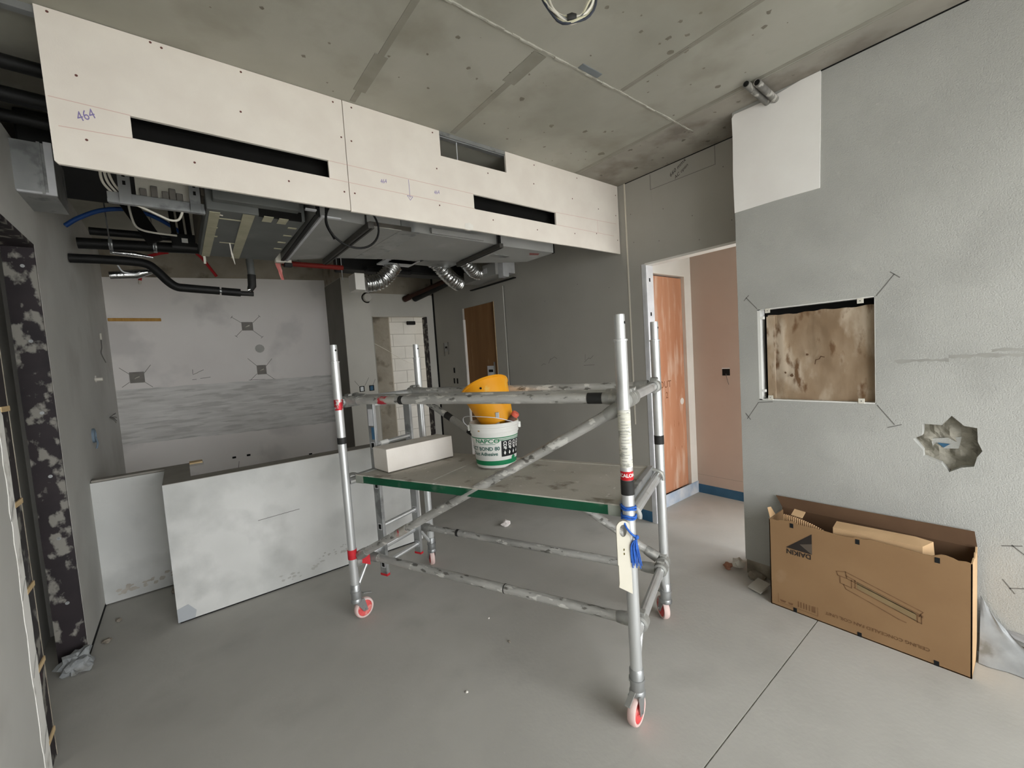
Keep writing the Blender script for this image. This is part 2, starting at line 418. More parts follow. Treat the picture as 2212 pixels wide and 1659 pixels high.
child(wr, 'shadow_gap', MB().box(XR - .003, XR + .002, -2.3, .80, ZC - .009, ZC - .0005), M_void)
# rough chiselled bottom inside the star
sm = MB()
G = 15
for i in range(G):
    for j in range(G):
        pass
gv = []; gf = []
for i in range(G + 1):
    for j in range(G + 1):
        y = 0.17 + 0.28 * i / G; z = 0.87 + 0.32 * j / G
        d = 0.05 + 0.035 * mnoise.noise(Vector((y * 22, z * 22, 3)))
        gv.append((XR + d, y, z))
for i in range(G):
    for j in range(G):
        a = i * (G + 1) + j
        gf.append((a, a + 1, a + G + 2, a + G + 1))
child(wr, 'chiselled_recess', MB().add(gv, gf), mat('chiselled_render', (138, 134, 122), (164, 160, 148), 12, 0.95, bump=0.6, bscale=70))
child(wr, 'recess_back', MB().add([(XR + .045, .27, 1.0), (XR + .045, .36, .99), (XR + .045, .37, 1.04), (XR + .045, .26, 1.06)], [(0, 1, 2, 3)]), M_greywall)
child(wr, 'blue_sleeve', MB().slab([(.345, 1.022), (.30, 1.02), (.322, 1.0)], [], 'X', XR + .038, XR + .046), M_blue)
# pencil / crayon corner ticks
pk = MB()
NX = (-1, 0, 0)
def wl(*p): pk.stroke([(XR, a, b) for a, b in p], NX, 0.0045)
wl((0.572, 1.80), (0.499, 1.901)); wl((0.515, 1.915), (0.478, 1.88))
wl((1.167, 1.807), (1.231, 1.888)); wl((1.215, 1.90), (1.245, 1.87))
wl((1.175, 1.195), (1.245, 1.085)); wl((1.225, 1.08), (1.255, 1.12)); wl((1.175, 1.197), (1.09, 1.205))
wl((0.573, 1.209), (0.503, 1.108)); wl((0.475, 1.11), (0.53, 1.09))
wl((0.125, 0.563), (0.065, 0.58)); wl((0.095, 0.575), (0.045, 0.53))
wl((0.122, 0.40), (0.085, 0.345)); wl((0.10, 0.365), (0.03, 0.39))
wl((0.06, 1.46), (0.03, 1.50)); wl((0.06, 1.0), (0.02, 0.97))
child(wr, 'pencil_mark', pk, M_pencil)
sc = MB()
rnd = random.Random(11)
for (y0, y1, z) in [(0.50, 0.30, 1.445), (0.30, 0.06, 1.462), (0.16, -0.1, 1.485)]:
    n = 14
    top = [(XR - .0006, y0 + (y1 - y0) * k / n, z + rnd.uniform(.004, .012)) for k in range(n + 1)]
    bot = [(XR - .0006, y0 + (y1 - y0) * k / n, z - rnd.uniform(.001, .012)) for k in range(n + 1)]
    sc.add(top + bot, [(k, k + 1, n + 2 + k, n + 1 + k) for k in range(n)])
child(wr, 'scuff_band', sc, mat('trowel_scuff', (152, 151, 145), (164, 163, 157), 12, 0.9))

# access opening: white angle frame, fixing clips, cardboard
t = Thing('access_frame', 'white metal frame lining the square access opening in right wall', 'frame', (XR + 0.02, 0.872, 1.215))
for (nm, a) in (('frame_side', (0.577, 0.581, 1.215, 1.80)), ('frame_side', (1.150, 1.167, 1.215, 1.80)), ('frame_side', (0.577, 1.167, 1.215, 1.221)), ('frame_side', (0.577, 1.167, 1.795, 1.80))):
    t.part(nm, MB().box(XR + 0.001, XR + 0.07, a[0], a[1], a[2], a[3]), M_white)
for y, z in ((1.105, 1.787), (0.64, 1.783), (1.10, 1.232), (0.64, 1.229)):
    c = t.part('fixing_clip', MB().box(XR - 0.004, XR + 0.002, y - .014, y + .014, z - .014, z + .014), M_cream, bevel=0.001)
    t.part('screw', MB().lathe([(0, 0), (.003, 0), (.003, .0015), (0, .0015)], (XR - .0045, y, z), (-1, 0, 0), 10), M_pencil, parent=c)
for z in (1.745, 1.275):
    t.part('hook_clip', MB().box(XR + .0, XR + .02, 1.13, 1.155, z - .008, z + .008), M_white)
t = Thing('cardboard_sheet', 'stained crumpled cardboard sheet filling the square wall opening', 'cardboard', (XR + 0.05, 0.86, 1.222))
cv = []; cf = []; NY, NZ = 26, 26
for i in range(NY + 1):
    for j in range(NZ + 1):
        y = 0.585 + (1.118 - 0.585) * i / NY; z = 1.222 + (1.757 - 1.222) * j / NZ
        if j == NZ: z += 0.012 * mnoise.noise(Vector((y * 14, 0, 1)))
        d = 0.035 + 0.010 * mnoise.noise(Vector((y * 6, z * 5, 2))) + 0.003 * mnoise.noise(Vector((y * 25, z * 18, 5)))
        d += 0.03 * max(0, (0.63 - y) / 0.05)
        if abs(y - 1.045) < .011: d -= 0.006
        cv.append((XR + d, y, z))
for i in range(NY):
    for j in range(NZ):
        a = i * (NZ + 1) + j; cf.append((a, a + 1, a + NZ + 2, a + NZ + 1))
t.part('sheet', MB().add(cv, cf), M_cardold, smooth=60)
t.part('folded_flap', MB().box(XR + .018, XR + .024, 1.075, 1.12, 1.228, 1.75), M_cardold)
ck = MB().stroke([(XR + .022, .862, 1.44), (XR + .022, .858, 1.465), (XR + .022, .84, 1.47), (XR + .022, .832, 1.485), (XR + .022, .815, 1.48)], NX, 0.005)
t.part('tear', ck, M_cardin, kind='stuff')
for (y, z, r) in ((.90, 1.50, .011), (.985, 1.375, .012), (1.02, 1.39, .008)):
    ck = MB().add([(XR + .02, y + r * rnd.uniform(.5, 1.2) * math.cos(k), z + r * rnd.uniform(.4, 1.1) * math.sin(k)) for k in [0, .9, 1.8, 2.7, 3.6, 4.5, 5.4]], [tuple(range(7))])
    t.part('tear', ck, M_cardin)
child(wr, 'opening_back', MB().box(XR + .085, XR + .1, .57, 1.17, 1.2, 1.81), M_void)

# wall with the doorway, runs on into the kitchen
wd_ = struct('wall_right_rear', MB().slab([(2.2, 0.0), (6.11, 0.0), (6.11, ZC), (1.285, ZC), (1.285, 2.342), (2.2, 2.342)], [rect(4.475, 5.245, 0.15, 2.342), rect(4.232, 4.246, 0.3, 2.50)], 'X', XD, XD + 0.10), M_doorwall)
child(wd_, 'header_batten', MB().box(XD - .003, XD + .10, 1.285, 2.2, 2.325, 2.343), M_whiteb)
child(wd_, 'steel_stud', MB().box(XD - 0.004, XD + 0.004, 2.196, 2.232, 0.0, 2.338), M_galvw)
child(wd_, 'steel_stud', MB().box(XD - .002, XD + 0.102, 2.188, 2.2, 0.0, 2.338), M_galvw)
sh = MB()
for z in (0.3, 0.7, 1.1, 1.5, 1.9, 2.2):
    sh.box(XD + .038, XD + .056, 2.1865, 2.1875, z - .016, z + .016)
child(wd_, 'stud_hole', sh, M_void)
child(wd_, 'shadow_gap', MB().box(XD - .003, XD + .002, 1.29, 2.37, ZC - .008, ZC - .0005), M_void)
child(wd_, 'corner_bead', MB().box(XD - .004, XD + .002, 2.366, 2.379, 0.9, ZC), mat('bead_cream', (216, 210, 196), None, 3, .8))
child(wd_, 'base_band', MB().box(XD - .0015, XD + .001, 2.2, 4.2, 0.0, 0.10), M_blue)
child(wd_, 'slot_strip', MB().box(XD - .003, XD + .004, 4.246, 4.262, 0.3, 2.50), M_whiteb)
child(wd_, 'slot_back', MB().box(XD + .06, XD + .07, 4.2, 4.28, 0.3, 2.5), M_void)
child(wd_, 'corner_gap', MB().box(XD - .012, XD + .001, 6.075, 6.112, 0.0, ZC), M_void)
child(wd_, 'board_joint', MB().box(XD - .0008, XD + .001, 2.10, 2.104, 2.35, ZC - .01), M_doorwall)
pk = MB()
def dl(*p, wdt=.004): pk.stroke([(XD, a, b) for a, b in p], NX, wdt)
dl((2.11, 3.07), (2.111, 2.944), (1.557, 2.94), (1.557, 3.08))
dl((3.5, 1.50), (3.46, 1.56)); dl((3.47, 1.54), (3.40, 1.57), (3.36, 1.55)); dl((3.62, 1.48), (3.58, 1.50), (3.55, 1.49))
dl((2.95, 1.52), (2.945, 1.58)); dl((2.96, 1.50), (2.90, 1.54), (2.88, 1.53), (2.84, 1.56)); dl((2.97, 1.465), (2.83, 1.468))
child(wd_, 'pencil_mark', pk, M_pencil)
tx = MB()
ex = Vector((0, -0.86, 0.5)).normalized(); ey = Vector((0, 0.5, 0.86)).normalized()
put_text(tx, '660 mmx', 0.042, (XD, 1.86, 3.03), ex, ey, .001, shear=.3)
put_text(tx, 'AC open', 0.036, (XD, 1.83, 2.99), ex, ey, .001, shear=.3)
child(wd_, 'handwriting', tx, M_ink)
# screw dots on this wall
sd = MB()
for (y, z) in [(2.32, 2.8), (2.0, 2.75), (1.75, 2.62), (1.5, 2.9), (2.05, 2.5), (1.7, 2.42), (1.45, 2.5), (2.3, 2.55), (2.6, 2.2), (3.0, 2.3), (3.5, 2.2), (3.9, 2.25), (3.0, 1.2), (3.5, 1.3), (2.5, 1.7), (2.4, 1.2), (4.0, 1.6), (5.6, 2.2), (5.5, 1.95), (4.35, 1.8)]:
    sd.lathe([(0, 0), (.004, 0), (.004, .0012), (0, .0012)], (XD, y, z), NX, 8)
child(wd_, 'screw_heads', sd, M_pencil, kind='stuff')
# inset plywood door panel closing the opening, with edge strips
t = Thing('door_2', kind='structure', loc=(XD + 0.03, 4.86, 0.15))
t.part('panel', MB().box(XD + .03, XD + .06, 4.475, 5.245, 0.15, 2.342), M_doorb)
t.part('edge_strip', MB().box(XD - .004, XD + .03, 5.232, 5.25, 0.2, 2.18), M_whiteb)
t.part('edge_strip', MB().box(XD - .003, XD + .03, 4.472, 4.482, 0.2, 2.342), M_wood)
# metal brackets and socket cut-outs beside it
def bracket(y, z, w_, h_, lab):
    b = Thing('wall_bracket', lab, 'bracket', (XD, y, z))
    b.part('plate', MB().box(XD - .006, XD, y - w_ / 2, y + w_ / 2, z - h_ * .25, z + h_ * .45), M_galv)
    b.part('side_rail', MB().box(XD - .012, XD, y - w_ / 2 - .012, y - w_ / 2, z - h_ / 2, z + h_ / 2), M_boxg)
    b.part('side_rail', MB().box(XD - .012, XD, y + w_ / 2, y + w_ / 2 + .012, z - h_ * .62, z + h_ * .45), M_boxg)
    b.part('slot', MB().box(XD - .0075, XD - .005, y - w_ * .28, y + w_ * .28, z + .0, z + .03), M_void)
bracket(5.78, 1.80, 0.11, 0.19, 'steel bracket on the grey wall left of the brown panel')
b = Thing('wall_bracket', 'pale steel bracket fixed on the brown plywood panel', 'bracket', (XD + .02, 4.66, 1.4))
b.part('plate', MB().box(XD + .018, XD + .03, 4.58, 4.74, 1.30, 1.50), M_galvw)
b.part('side_rail', MB().box(XD + .014, XD + .03, 4.565, 4.582, 1.28, 1.55), M_galv)
b.part('slot', MB().box(XD + .0165, XD + .019, 4.61, 4.71, 1.415, 1.45), M_void)
for i, (y, z, lab) in enumerate([(5.59, 1.455, 'single dark socket cut-out in the grey wall below the bracket'), (5.61, 1.295, 'left of two paired socket cut-outs low on the grey wall'), (5.52, 1.293, 'right of two paired socket cut-outs low on the grey wall')]):
    s_ = Thing('socket_cutout', lab, 'socket box', (XD, y, z - .04), group='socket cut-outs in the grey wall')
    s_.part('back_box', MB().box(XD - .002, XD + .001, y - .026, y + .026, z - .042, z + .042), M_void)
    s_.part('rim', MB().slab(rect(y - .03, y + .03, z - .046, z + .046), [rect(y - .024, y + .024, z - .04, z + .04)], 'X', XD - .004, XD - .001), M_doorwall)

# passage beyond the doorway
wp = struct('wall_passage', MB().slab([(PY, 0.0), (2.5, 0.0), (2.5, ZC), (PY, ZC)], [rect(-.5, .95, .04, 2.3)], 'X', XP, XP + .12), M_pink)
struct('window_3', MB().slab(rect(-.5, .95, .04, 2.3), [rect(-.44, .19, .10, 2.24), rect(.25, .89, .10, 2.24)], 'X', XP + .04, XP + .09), M_galv)
child(wp, 'base_band', MB().box(XP - .002, XP + .001, .95, 2.345, 0.0, 0.095), M_blue)
child(wp, 'board_joint', MB().box(XP - .0006, XP + .001, .95, 2.345, .20, .2025), M_seal)
we = struct('wall_passage_end', MB().slab([(XD + .1, 0.0), (3.5, 0), (3.5, 2.315), (4.2, 2.315), (4.2, 0), (XP, 0.0), (XP, ZC), (XD + .1, ZC)], [], 'Y', 2.35, 2.47), M_whiteb)
child(we, 'base_band', MB().box(3.41, XP, 2.343, 2.351, 0.0, 0.125), M_bluew)
t = Thing('door_1', kind='structure', loc=(3.85, 2.39, 0.1))
t.part('panel', MB().box(3.502, 4.198, 2.385, 2.42, 0.115, 2.30), M_dooro)
t.part('void', MB().box(3.5, 4.2, 2.46, 2.47, 0.0, 2.33), M_void)
dt = MB()
put_text(dt, 'OUT', 0.10, (3.83, 2.385, 1.22), (1, 0, 0), (0, 0, 1), .001)
put_text(dt, '2', 0.09, (3.85, 2.385, 1.11), (1, 0, 0), (0, 0, 1), .001)
t.part('stencil', dt, mat('stencil_brown', (128, 82, 54), None, 4, .9))
sp = MB(); sp.lathe([(0, 0), (.032, 0), (.035, .002), (0, .002)], (4.13, 2.385, 1.02), (0, -1, 0), 14)
t.part('plaster_dab', sp, M_whitep)
s_ = Thing('socket_cutout', 'square socket box with hanging wire in the pinkish wall', 'socket box', (XP, 2.01, 1.27))
s_.part('back_box', MB().box(XP - .002, XP + .001, 1.973, 2.048, 1.273, 1.347), M_void)
s_.part('rim', MB().box(XP - .006, XP, 1.973, 2.05, 1.34, 1.352), M_galvw)
s_.part('wire', MB().tube(smooth_path([(XP - .006, 2.01, 1.29), (XP - .008, 2.0, 1.24), (XP - .006, 1.985, 1.18)]), .0025, 6), M_pencil)

# kitchen back wall: plaster, raw concrete beam above, scraped band
wb = struct('wall_back', MB().slab([(-0.7, 0.0), (1.85, 0.0), (1.85, 2.865), (1.4, 2.845), (0.9, 2.83), (0.3, 2.80), (-0.3, 2.775), (-0.7, 2.75)], [], 'Y', YB, YB + .12), M_bw)
child(wb, 'concrete_beam', MB().box(-0.7, 1.85, YB + 0.03, YB + .14, 2.6, ZC), M_rawc)
NYm = (0, -1, 0)
n = 30; rnd = random.Random(5)
top = [(-.565 + 2.30 * k / n, YB - .004, 1.515 + rnd.uniform(-.006, .006)) for k in range(n + 1)]
bot = [(-.565 + 2.30 * k / n, YB - .004, .90 - .07 * k / n + rnd.uniform(-.006, .006)) for k in range(n + 1)]
child(wb, 'scraped_band', MB().add(top + bot, [(k, k + 1, n + 2 + k, n + 1 + k) for k in range(n)]), M_scrape)
pk = MB()
def kl(*p): pk.stroke([(a, YB, b) for a, b in p], NYm, 0.005)
for seg in ([(0.583, 2.332), (0.682, 2.261)], [(0.891, 2.346), (0.809, 2.261)], [(0.611, 2.089), (0.68, 2.164)], [(0.898, 2.074), (0.8, 2.162)],
            [(0.712, 1.802), (0.806, 1.70)], [(0.985, 1.787), (0.909, 1.693)], [(0.715, 1.52), (0.797, 1.6)], [(0.998, 1.507), (0.903, 1.592)], [(0.70, 1.525), (1.0, 1.515)],
            [(-0.514, 1.762), (-0.435, 1.686)], [(-0.246, 1.781), (-0.309, 1.692)], [(-0.509, 1.546), (-0.443, 1.597)], [(-0.249, 1.526), (-0.314, 1.589)],
            [(0.575, 2.318), (0.593, 2.345)], [(0.88, 2.36), (0.90, 2.335)], [(0.60, 2.10), (0.625, 2.078)], [(0.885, 2.06), (0.91, 2.085)],
            [(0.133, 1.70), (0.13, 1.65)], [(0.13, 1.64), (0.17, 1.655), (0.19, 1.668), (0.24, 1.69)], [(0.12, 1.577), (0.16, 1.58)], [(0.20, 1.588), (0.25, 1.59), (0.30, 1.598)], [(0.5, .50), (.48, .38)]):
    kl(*seg)
child(wb, 'pencil_mark', pk, M_pencil)
hp = MB(); hp.lathe([(0, 0), (.05, 0), (.054, .003), (.045, .006), (0, .006)], (0.857, YB, 1.925), NYm, 12)
child(wb, 'filled_hole', hp, M_stain)
hl = MB()
for (x, z) in ((0.453, .56), (.61, .56), (1.342, .43)): hl.box(x - .02, x + .02, YB - .003, YB, z - .012, z + .012)
child(wb, 'drilled_hole', hl, M_void)
for (x0, x1, z0, z1, lab) in ((0.687, 0.801, 2.166, 2.265, 'topmost steel socket box on the kitchen back wall'), (0.806, 0.903, 1.592, 1.704, 'steel socket box under the filled round hole on back wall'), (-0.433, -0.314, 1.589, 1.704, 'wide steel socket box at left of kitchen back wall')):
    s_ = Thing('socket_box', lab, 'socket box', ((x0 + x1) / 2, YB, z0), group='socket boxes on the kitchen back wall')
    s_.part('back_plate', MB().box(x0, x1, YB - .003, YB + .001, z0, z1), M_boxg)
    s_.part('rim', MB().slab([(x0 - .004, z0 - .004), (x1 + .004, z0 - .004), (x1 + .004, z1 + .004), (x0 - .004, z1 + .004)], [[(x0 + .004, z0 + .004), (x1 - .004, z0 + .004), (x1 - .004, z1 - .004), (x0 + .004, z1 - .004)]], 'Y', YB - .008, YB), M_boxg)
    xm, zm = (x0 + x1) / 2, (z0 + z1) / 2
    s_.part('wire_stub', MB().tube(smooth_path([(xm - .02, YB - .004, zm - .01), (xm, YB - .03, zm), (xm + .02, YB - .02, zm + .008)]), .006, 8), M_cable)
solo('timber_batten', MB().box(-.556, -.105, YB - .025, YB - .001, 2.278, 2.312), M_wooddk, 'thin yellow timber batten fixed across corner of kitchen back wall', 'batten', bevel=.004)

# pillar between kitchen and bathroom, bathroom wall with doorway
wpil = struct('wall_pillar', MB().box(1.735, 2.09, 5.64, 6.42, 0.0, 2.765), M_pillar)
M_pildk = mat('dark_pillar_side', (116, 113, 106), (128, 125, 118), 2, .95)  # darker tone for the pillar side facing the kitchen
child(wpil, 'side_face', MB().box(1.732, 1.737, 5.645, YB, 0.0, 2.76), M_pildk)
child(wpil, 'concrete_beam', MB().box(1.735, 2.09, 5.67, 6.42, 2.765, ZC), M_rawc)
wba = struct('wall_bathroom', MB().slab([(2.09, 0.0), (2.277, 0.0), (2.277, 2.325), (3.156, 2.325), (3.156, 0.0), (XD, 0.0), (XD, 2.66), (2.09, 2.66)], [], 'Y', 6.11, 6.21), M_pillar)
child(wba, 'concrete_beam', MB().box(2.09, XD + .1, 6.13, 6.4, 2.66, ZC), M_rawc)
child(wba, 'jamb_frame', MB().box(3.142, 3.158, 6.10, 6.24, 0.0, 2.32), M_frame)
child(wba, 'jamb_frame', MB().box(2.277, 2.285, 6.105, 6.22, 0.0, 2.32), M_doorwall)
# bathroom: blockwork, each block laid on its own
wbl = struct('wall_blockwork', MB().box(2.0, 4.4, 6.7545, 6.95, 0.0, ZC), M_joint)
bsh = mesh_from(MB().box(-.197, .197, 0, .05, .003, .1970), 'block', M_block, bevel=.0015)
for r in range(12):
    for k in range(5):
        x = 2.44 + k * .40 + (.2 if r % 2 else 0)
        z = 0.07 + r * .2035
        o = bpy.data.objects.new('block', bsh); COL.objects.link(o); o.parent = wbl
        o.location = (x, 6.75 + random.uniform(-.0015, .0015), z)
child(wbl, 'lintel_block', MB().box(2.2, 4.3, 6.748, 6.79, 2.52, 2.8), M_block)
child(wbl, 'concrete_column', MB().box(2.1, 2.70, 6.55, 6.80, 0.0, ZC), M_rawc)
child(wbl, 'concrete_column', MB().box(2.70, 2.745, 6.62, 6.80, 0.0, ZC), mat('grout_buff', (172, 164, 150), (184, 176, 162), 5, .95, bump=.2))
wbs = struct('wall_bathroom_side', MB().slab([(6.21, 0), (6.95, 0), (6.95, ZC), (6.21, ZC)], [rect(6.26, 6.72, .4, 2.9)], 'X', 4.3, 4.4), M_pillar)
struct('wall_bathroom_left', MB().box(2.0, 2.1, 6.4, 6.8, 0, ZC), M_rawc)
struct('wall_bathroom_return', MB().box(XD + .1, 4.4, 6.11, 6.21, 0, ZC), M_rawc)
solo('slack_cord', MB().tube(smooth_path([(2.30, 6.5, 2.02), (2.6, 6.54, 1.86), (2.95, 6.6, 1.66), (3.3, 6.68, 1.56)]), .004, 6), M_cable, 'thin pale cord sagging across the blockwork inside bathroom doorway', 'cord')
solo('wall_fitting', MB().box(3.10, 3.25, 6.70, 6.75, 2.26, 2.32), M_void, 'small black fitting high on the white blockwork in bathroom', 'fitting', bevel=.01)
# sockets on the pillar (two boxes with pencil ticks)
for (x, m_, lab) in ((1.885, M_boxg, 'grey steel socket box on the pale pillar'), (2.015, M_blue, 'blue socket box on the pale pillar beside the grey one')):
    s_ = Thing('socket_box', lab, 'socket box', (x, 5.64, 1.28))
    s_.part('back_plate', MB().box(x - .03, x + .035, 5.634, 5.641, 1.27, 1.345), M_void)
    s_.part('insert', MB().box(x - .02, x + .02, 5.628, 5.636, 1.28, 1.335), m_ if m_ is M_blue else M_galv)
pk = MB()
for seg in ([(1.93, 1.35), (1.99, 1.45)], [(2.04, 1.35), (2.075, 1.42)], [(1.85, 1.35), (1.80, 1.42)]):
    pk.stroke([(a, 5.64, b) for a, b in seg], NYm, .005)
child(wpil, 'pencil_mark', pk, M_pencil)
t = Thing('pipe_stub', 'round capped pipe stub high on pillar edge', 'pipe', (2.06, 5.62, 2.49))
t.part('cap', MB().lathe([(0, .05), (.05, .05), (.055, .04), (.055, 0), (.07, 0), (.07, -.006), (0, -.006)], (2.055, 5.64, 2.515), NYm, 20), M_pillar, smooth=40)

# left wall: doorway with black frame, opening above
wl_ = struct('wall_left', MB().slab([(-2.3, 0), (2.56, 0), (2.56, 2.395), (3.49, 2.395), (3.49, 0), (6.5, 0), (6.5, ZC), (3.95, ZC), (3.95, 2.89), (2.3, 2.89), (2.3, ZC), (-2.3, ZC)], [], 'X', XL - .12, XL), M_leftw)
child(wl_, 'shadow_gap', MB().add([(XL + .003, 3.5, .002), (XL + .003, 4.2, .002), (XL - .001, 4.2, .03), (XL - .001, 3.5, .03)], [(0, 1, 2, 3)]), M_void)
# shaft behind the doorway and the service void over the wall
struct('wall_shaft', MB().box(-.90, -.80, 2.3, 4.05, 0, 2.6).box(-.90, XL - .12, 3.95, 4.05, 0, 2.6).box(-.90, XL - .12, 2.3, 2.4, 0, 2.6).box(-.90, XL - .12, 2.3, 4.05, 2.6, 2.7), M_leftw)
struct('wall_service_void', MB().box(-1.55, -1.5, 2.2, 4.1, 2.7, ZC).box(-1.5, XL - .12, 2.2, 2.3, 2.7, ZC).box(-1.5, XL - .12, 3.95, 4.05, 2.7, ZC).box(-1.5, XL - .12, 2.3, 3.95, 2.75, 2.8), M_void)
fr = Thing('door_frame', 'plaster-smeared black steel door frame in left wall opening', 'door frame', (XL - .06, 3.0, 0.0))
fr.part('jamb', MB().box(XL - .122, XL - .001, 3.470, 3.491, 0.02, 2.395), M_frame)
fr.part('head', MB().box(XL - .122, XL - .001, 2.56, 3.47, 2.372, 2.396), M_frame)
fr.part('jamb', MB().box(XL - .12, XL - .003, 2.568, 2.668, 0.0, 2.372), M_frame)  # near jamb face, its black also fills in the shadow gap beside the wall
fr.part('jamb_edge', MB().box(XL - .006, XL - .001, 2.664, 2.669, 0.0, 2.372), M_rawc)
for z in (2.27, 1.86, 1.46, 1.10, .74, .36):
    fr.part('fixing_bolt', MB().lathe([(0, .004), (.004, .004), (.005, .001), (.009, .001), (.009, -.001), (0, -.001)], (XL - .055 + random.uniform(-.006, .006), 3.469, z), NYm, 14), M_galv, smooth=30)
# near reveal: white block edge bedded in mortar and timber packers
rnd = random.Random(17)
_z = [1.50 * k / 24 for k in range(25)]
_in = [(2.505 - .035 * (1.5 - z) / 1.5 + rnd.uniform(-.008, .008), z) for z in _z]
_out = [(2.564 + rnd.uniform(-.004, .004), z) for z in _z]
child(wl_, 'block_reveal', MB().slab(_out + [(2.54, 1.53)] + _in[::-1], [], 'X', XL - .05, XL + .002), mat('white_block_edge', (240, 238, 232), (246, 244, 240), 6, .9, c3=(206, 203, 196), s3=9, t3=.62, w3=.05))
rj = MB()
for k, z in enumerate((.2, .52, .84, 1.16)):
    rj.stroke([(XL + .002, 2.49, z - .07), (XL + .002, 2.53, z - .025), (XL + .002, 2.562, z)], (1, 0, 0), .006)
child(wl_, 'block_joint', rj, M_stain)
for i, z in enumerate((1.525, 1.135, .775, .44, .12)):
    fr.part('timber_packer', MB().box(XL - .012, XL + .003, 2.560, 2.668, z - .012, z + .010), M_wood, bevel=.002)

# half walls of the kitchen counter
hw = struct('wall_half', MB().slab([(-.15, 3.495), (1.60, 3.495), (1.60, 3.645), (0.0, 3.645), (0.0, 4.19), (-.15, 4.19)], [], 'Z', 0.012, 0.925), M_halfw)
child(hw, 'top_screed', MB().slab([(-.149, 3.497), (1.599, 3.497), (1.599, 3.644), (-.001, 3.644), (-.001, 4.19), (-.149, 4.19)], [], 'Z', 0.9245, 0.928), M_halft)
child(hw, 'base_gap', MB().box(-.14, 1.59, 3.505, 3.63, 0.0, 0.013), M_void)
st = MB(); rnd = random.Random(9)
for k in range(34):
    x = .45 + rnd.random() * .5; yo = k * .00003; z = .11 + .05 * math.sin(x * 9) + rnd.uniform(-.03, .03); r = rnd.uniform(.005, .014)
    st.add([(x + r * 1.6 * rnd.uniform(.5, 1) * math.cos(a), 3.4944 - yo, z + r * rnd.uniform(.4, 1) * math.sin(a)) for a in (0, 1, 2, 3, 4, 5)], [(0, 1, 2, 3, 4, 5)])
child(hw, 'damp_spots', st, M_stain, kind='stuff')
child(hw, 'repair_patch', MB().slab([(-.15, .012), (-.06, .012), (-.05, .06), (-.09, .115), (-.15, .10)], [], 'Y', 3.4935, 3.496), mat('cool_patch', (172, 176, 180), None, 3, .9))
pk = MB().stroke([(.35, 3.495, .55), (.62, 3.495, .56)], NYm, .004)
child(hw, 'pencil_mark', pk, M_pencil)
hw2 = struct('wall_half_rear', MB().box(XL, -.005, 4.19, 4.33, 0.01, .90), M_halfw)
st = MB()
for k in range(26):
    x = -.5 + rnd.random() * .34; yo = k * .00003; z = .07 + .1 * (x + .5) + rnd.uniform(-.03, .03); r = rnd.uniform(.008, .022)
    st.add([(x + r * 1.6 * rnd.uniform(.5, 1) * math.cos(a), 4.1894 - yo, z + r * rnd.uniform(.4, 1) * math.sin(a)) for a in (0, 1, 2, 3, 4, 5)], [(0, 1, 2, 3, 4, 5)])
child(hw2, 'damp_spots', st, mat('damp_brown', (164, 158, 148), (178, 172, 162), 20, .95), kind='stuff')
solo('timber_capping', MB().box(XL + .004, .09, 4.20, 4.29, .901, .917), M_halft, 'thin worn timber capping on the rear half wall', 'capping', bevel=.003)
sh = MB().box(-.54, -.40, 4.199, 4.203, .903, .916).box(-.30, -.20, 4.199, 4.203, .903, .916)
solo('timber_offcut', MB().box(.0, .085, 4.192, 4.285, .9175, .930), M_wood, 'pale sawn timber offcut at end of the timber capping', 'timber', bevel=.002)

# front wall with the big window openings (behind the viewer)
struct('wall_front', MB().slab([(-.685, 0), (XD, 0), (XD, ZC), (-.685, ZC)], [[(-.35, .05), (2.85, .05), (2.85, 2.75), (-.35, 2.75)]], 'Y', WY - .15, WY), M_greywall)
struct('wall_passage_front', MB().slab([(XD, 0), (XP + .12, 0), (XP + .12, ZC), (XD, ZC)], [[(3.38, .05), (4.28, .05), (4.28, 2.75), (3.38, 2.75)]], 'Y', PY - .15, PY), M_greywall)
for i, (x0, x1) in enumerate(((-.35, 2.85), (3.38, 4.28))):
    wf = MB()
    n = 3 if i == 0 else 1
    wy = WY if i == 0 else PY
    for k in range(n + 1):
        x = x0 + (x1 - x0) * k / n
        wf.box(max(x0, x - .03), min(x1, x + .03), wy - .12, wy - .06, .05, 2.75)
    wf.box(x0, x1, wy - .12, wy - .06, .05, .11).box(x0, x1, wy - .12, wy - .06, 2.69, 2.75)
    struct('window_%d' % (i + 1), wf, M_galv)
struct('balcony_slab', MB().box(-1.5, 5.5, -4.0, -2.45, -.16, -.02), M_outside)
struct('ground_outside', MB().add([(-80, -120, -9), (80, -120, -9), (80, 60, -9), (-80, 60, -9)], [(0, 1, 2, 3)]), M_outside)

# ------------------------------------------------------------------ plasterboard bulkhead
bh = struct('wall_bulkhead', MB().box(-.60, XD, YF + .016, YF + .05, ZC - .028, ZC), M_galv)
def r2(x0, x1, z0, z1): return [(x0, z0), (x1, z0), (x1, z1), (x0, z1)]
child(bh, 'plasterboard', MB().slab([(-.31, 2.495), (-.30, 2.485), (.8425, 2.484), (.8445, ZC - .002), (-.314, ZC - .002)], [r2(-.064, .744, 2.643, 2.737)], 'Y', YF, YF + .0155), M_board)
child(bh, 'plasterboard', MB().slab([(.8465, 2.4795), (1.60, 2.482), (1.63, 2.478), (1.665, 2.483), (2.2, 2.4795), (2.75, 2.484), (XD - .008, 2.4805), (XD - .008, ZC - .002), (1.993, ZC - .002), (1.993, 2.936), (1.455, 2.928), (1.455, ZC - .002), (.8485, ZC - .002)], [r2(1.69, 2.473, 2.629, 2.728)], 'Y', YF, YF + .0155), M_board)
child(bh, 'slot_edge', MB().box(-.064, .744, YF + .0005, YF + .017, 2.641, 2.644), M_boardcore)
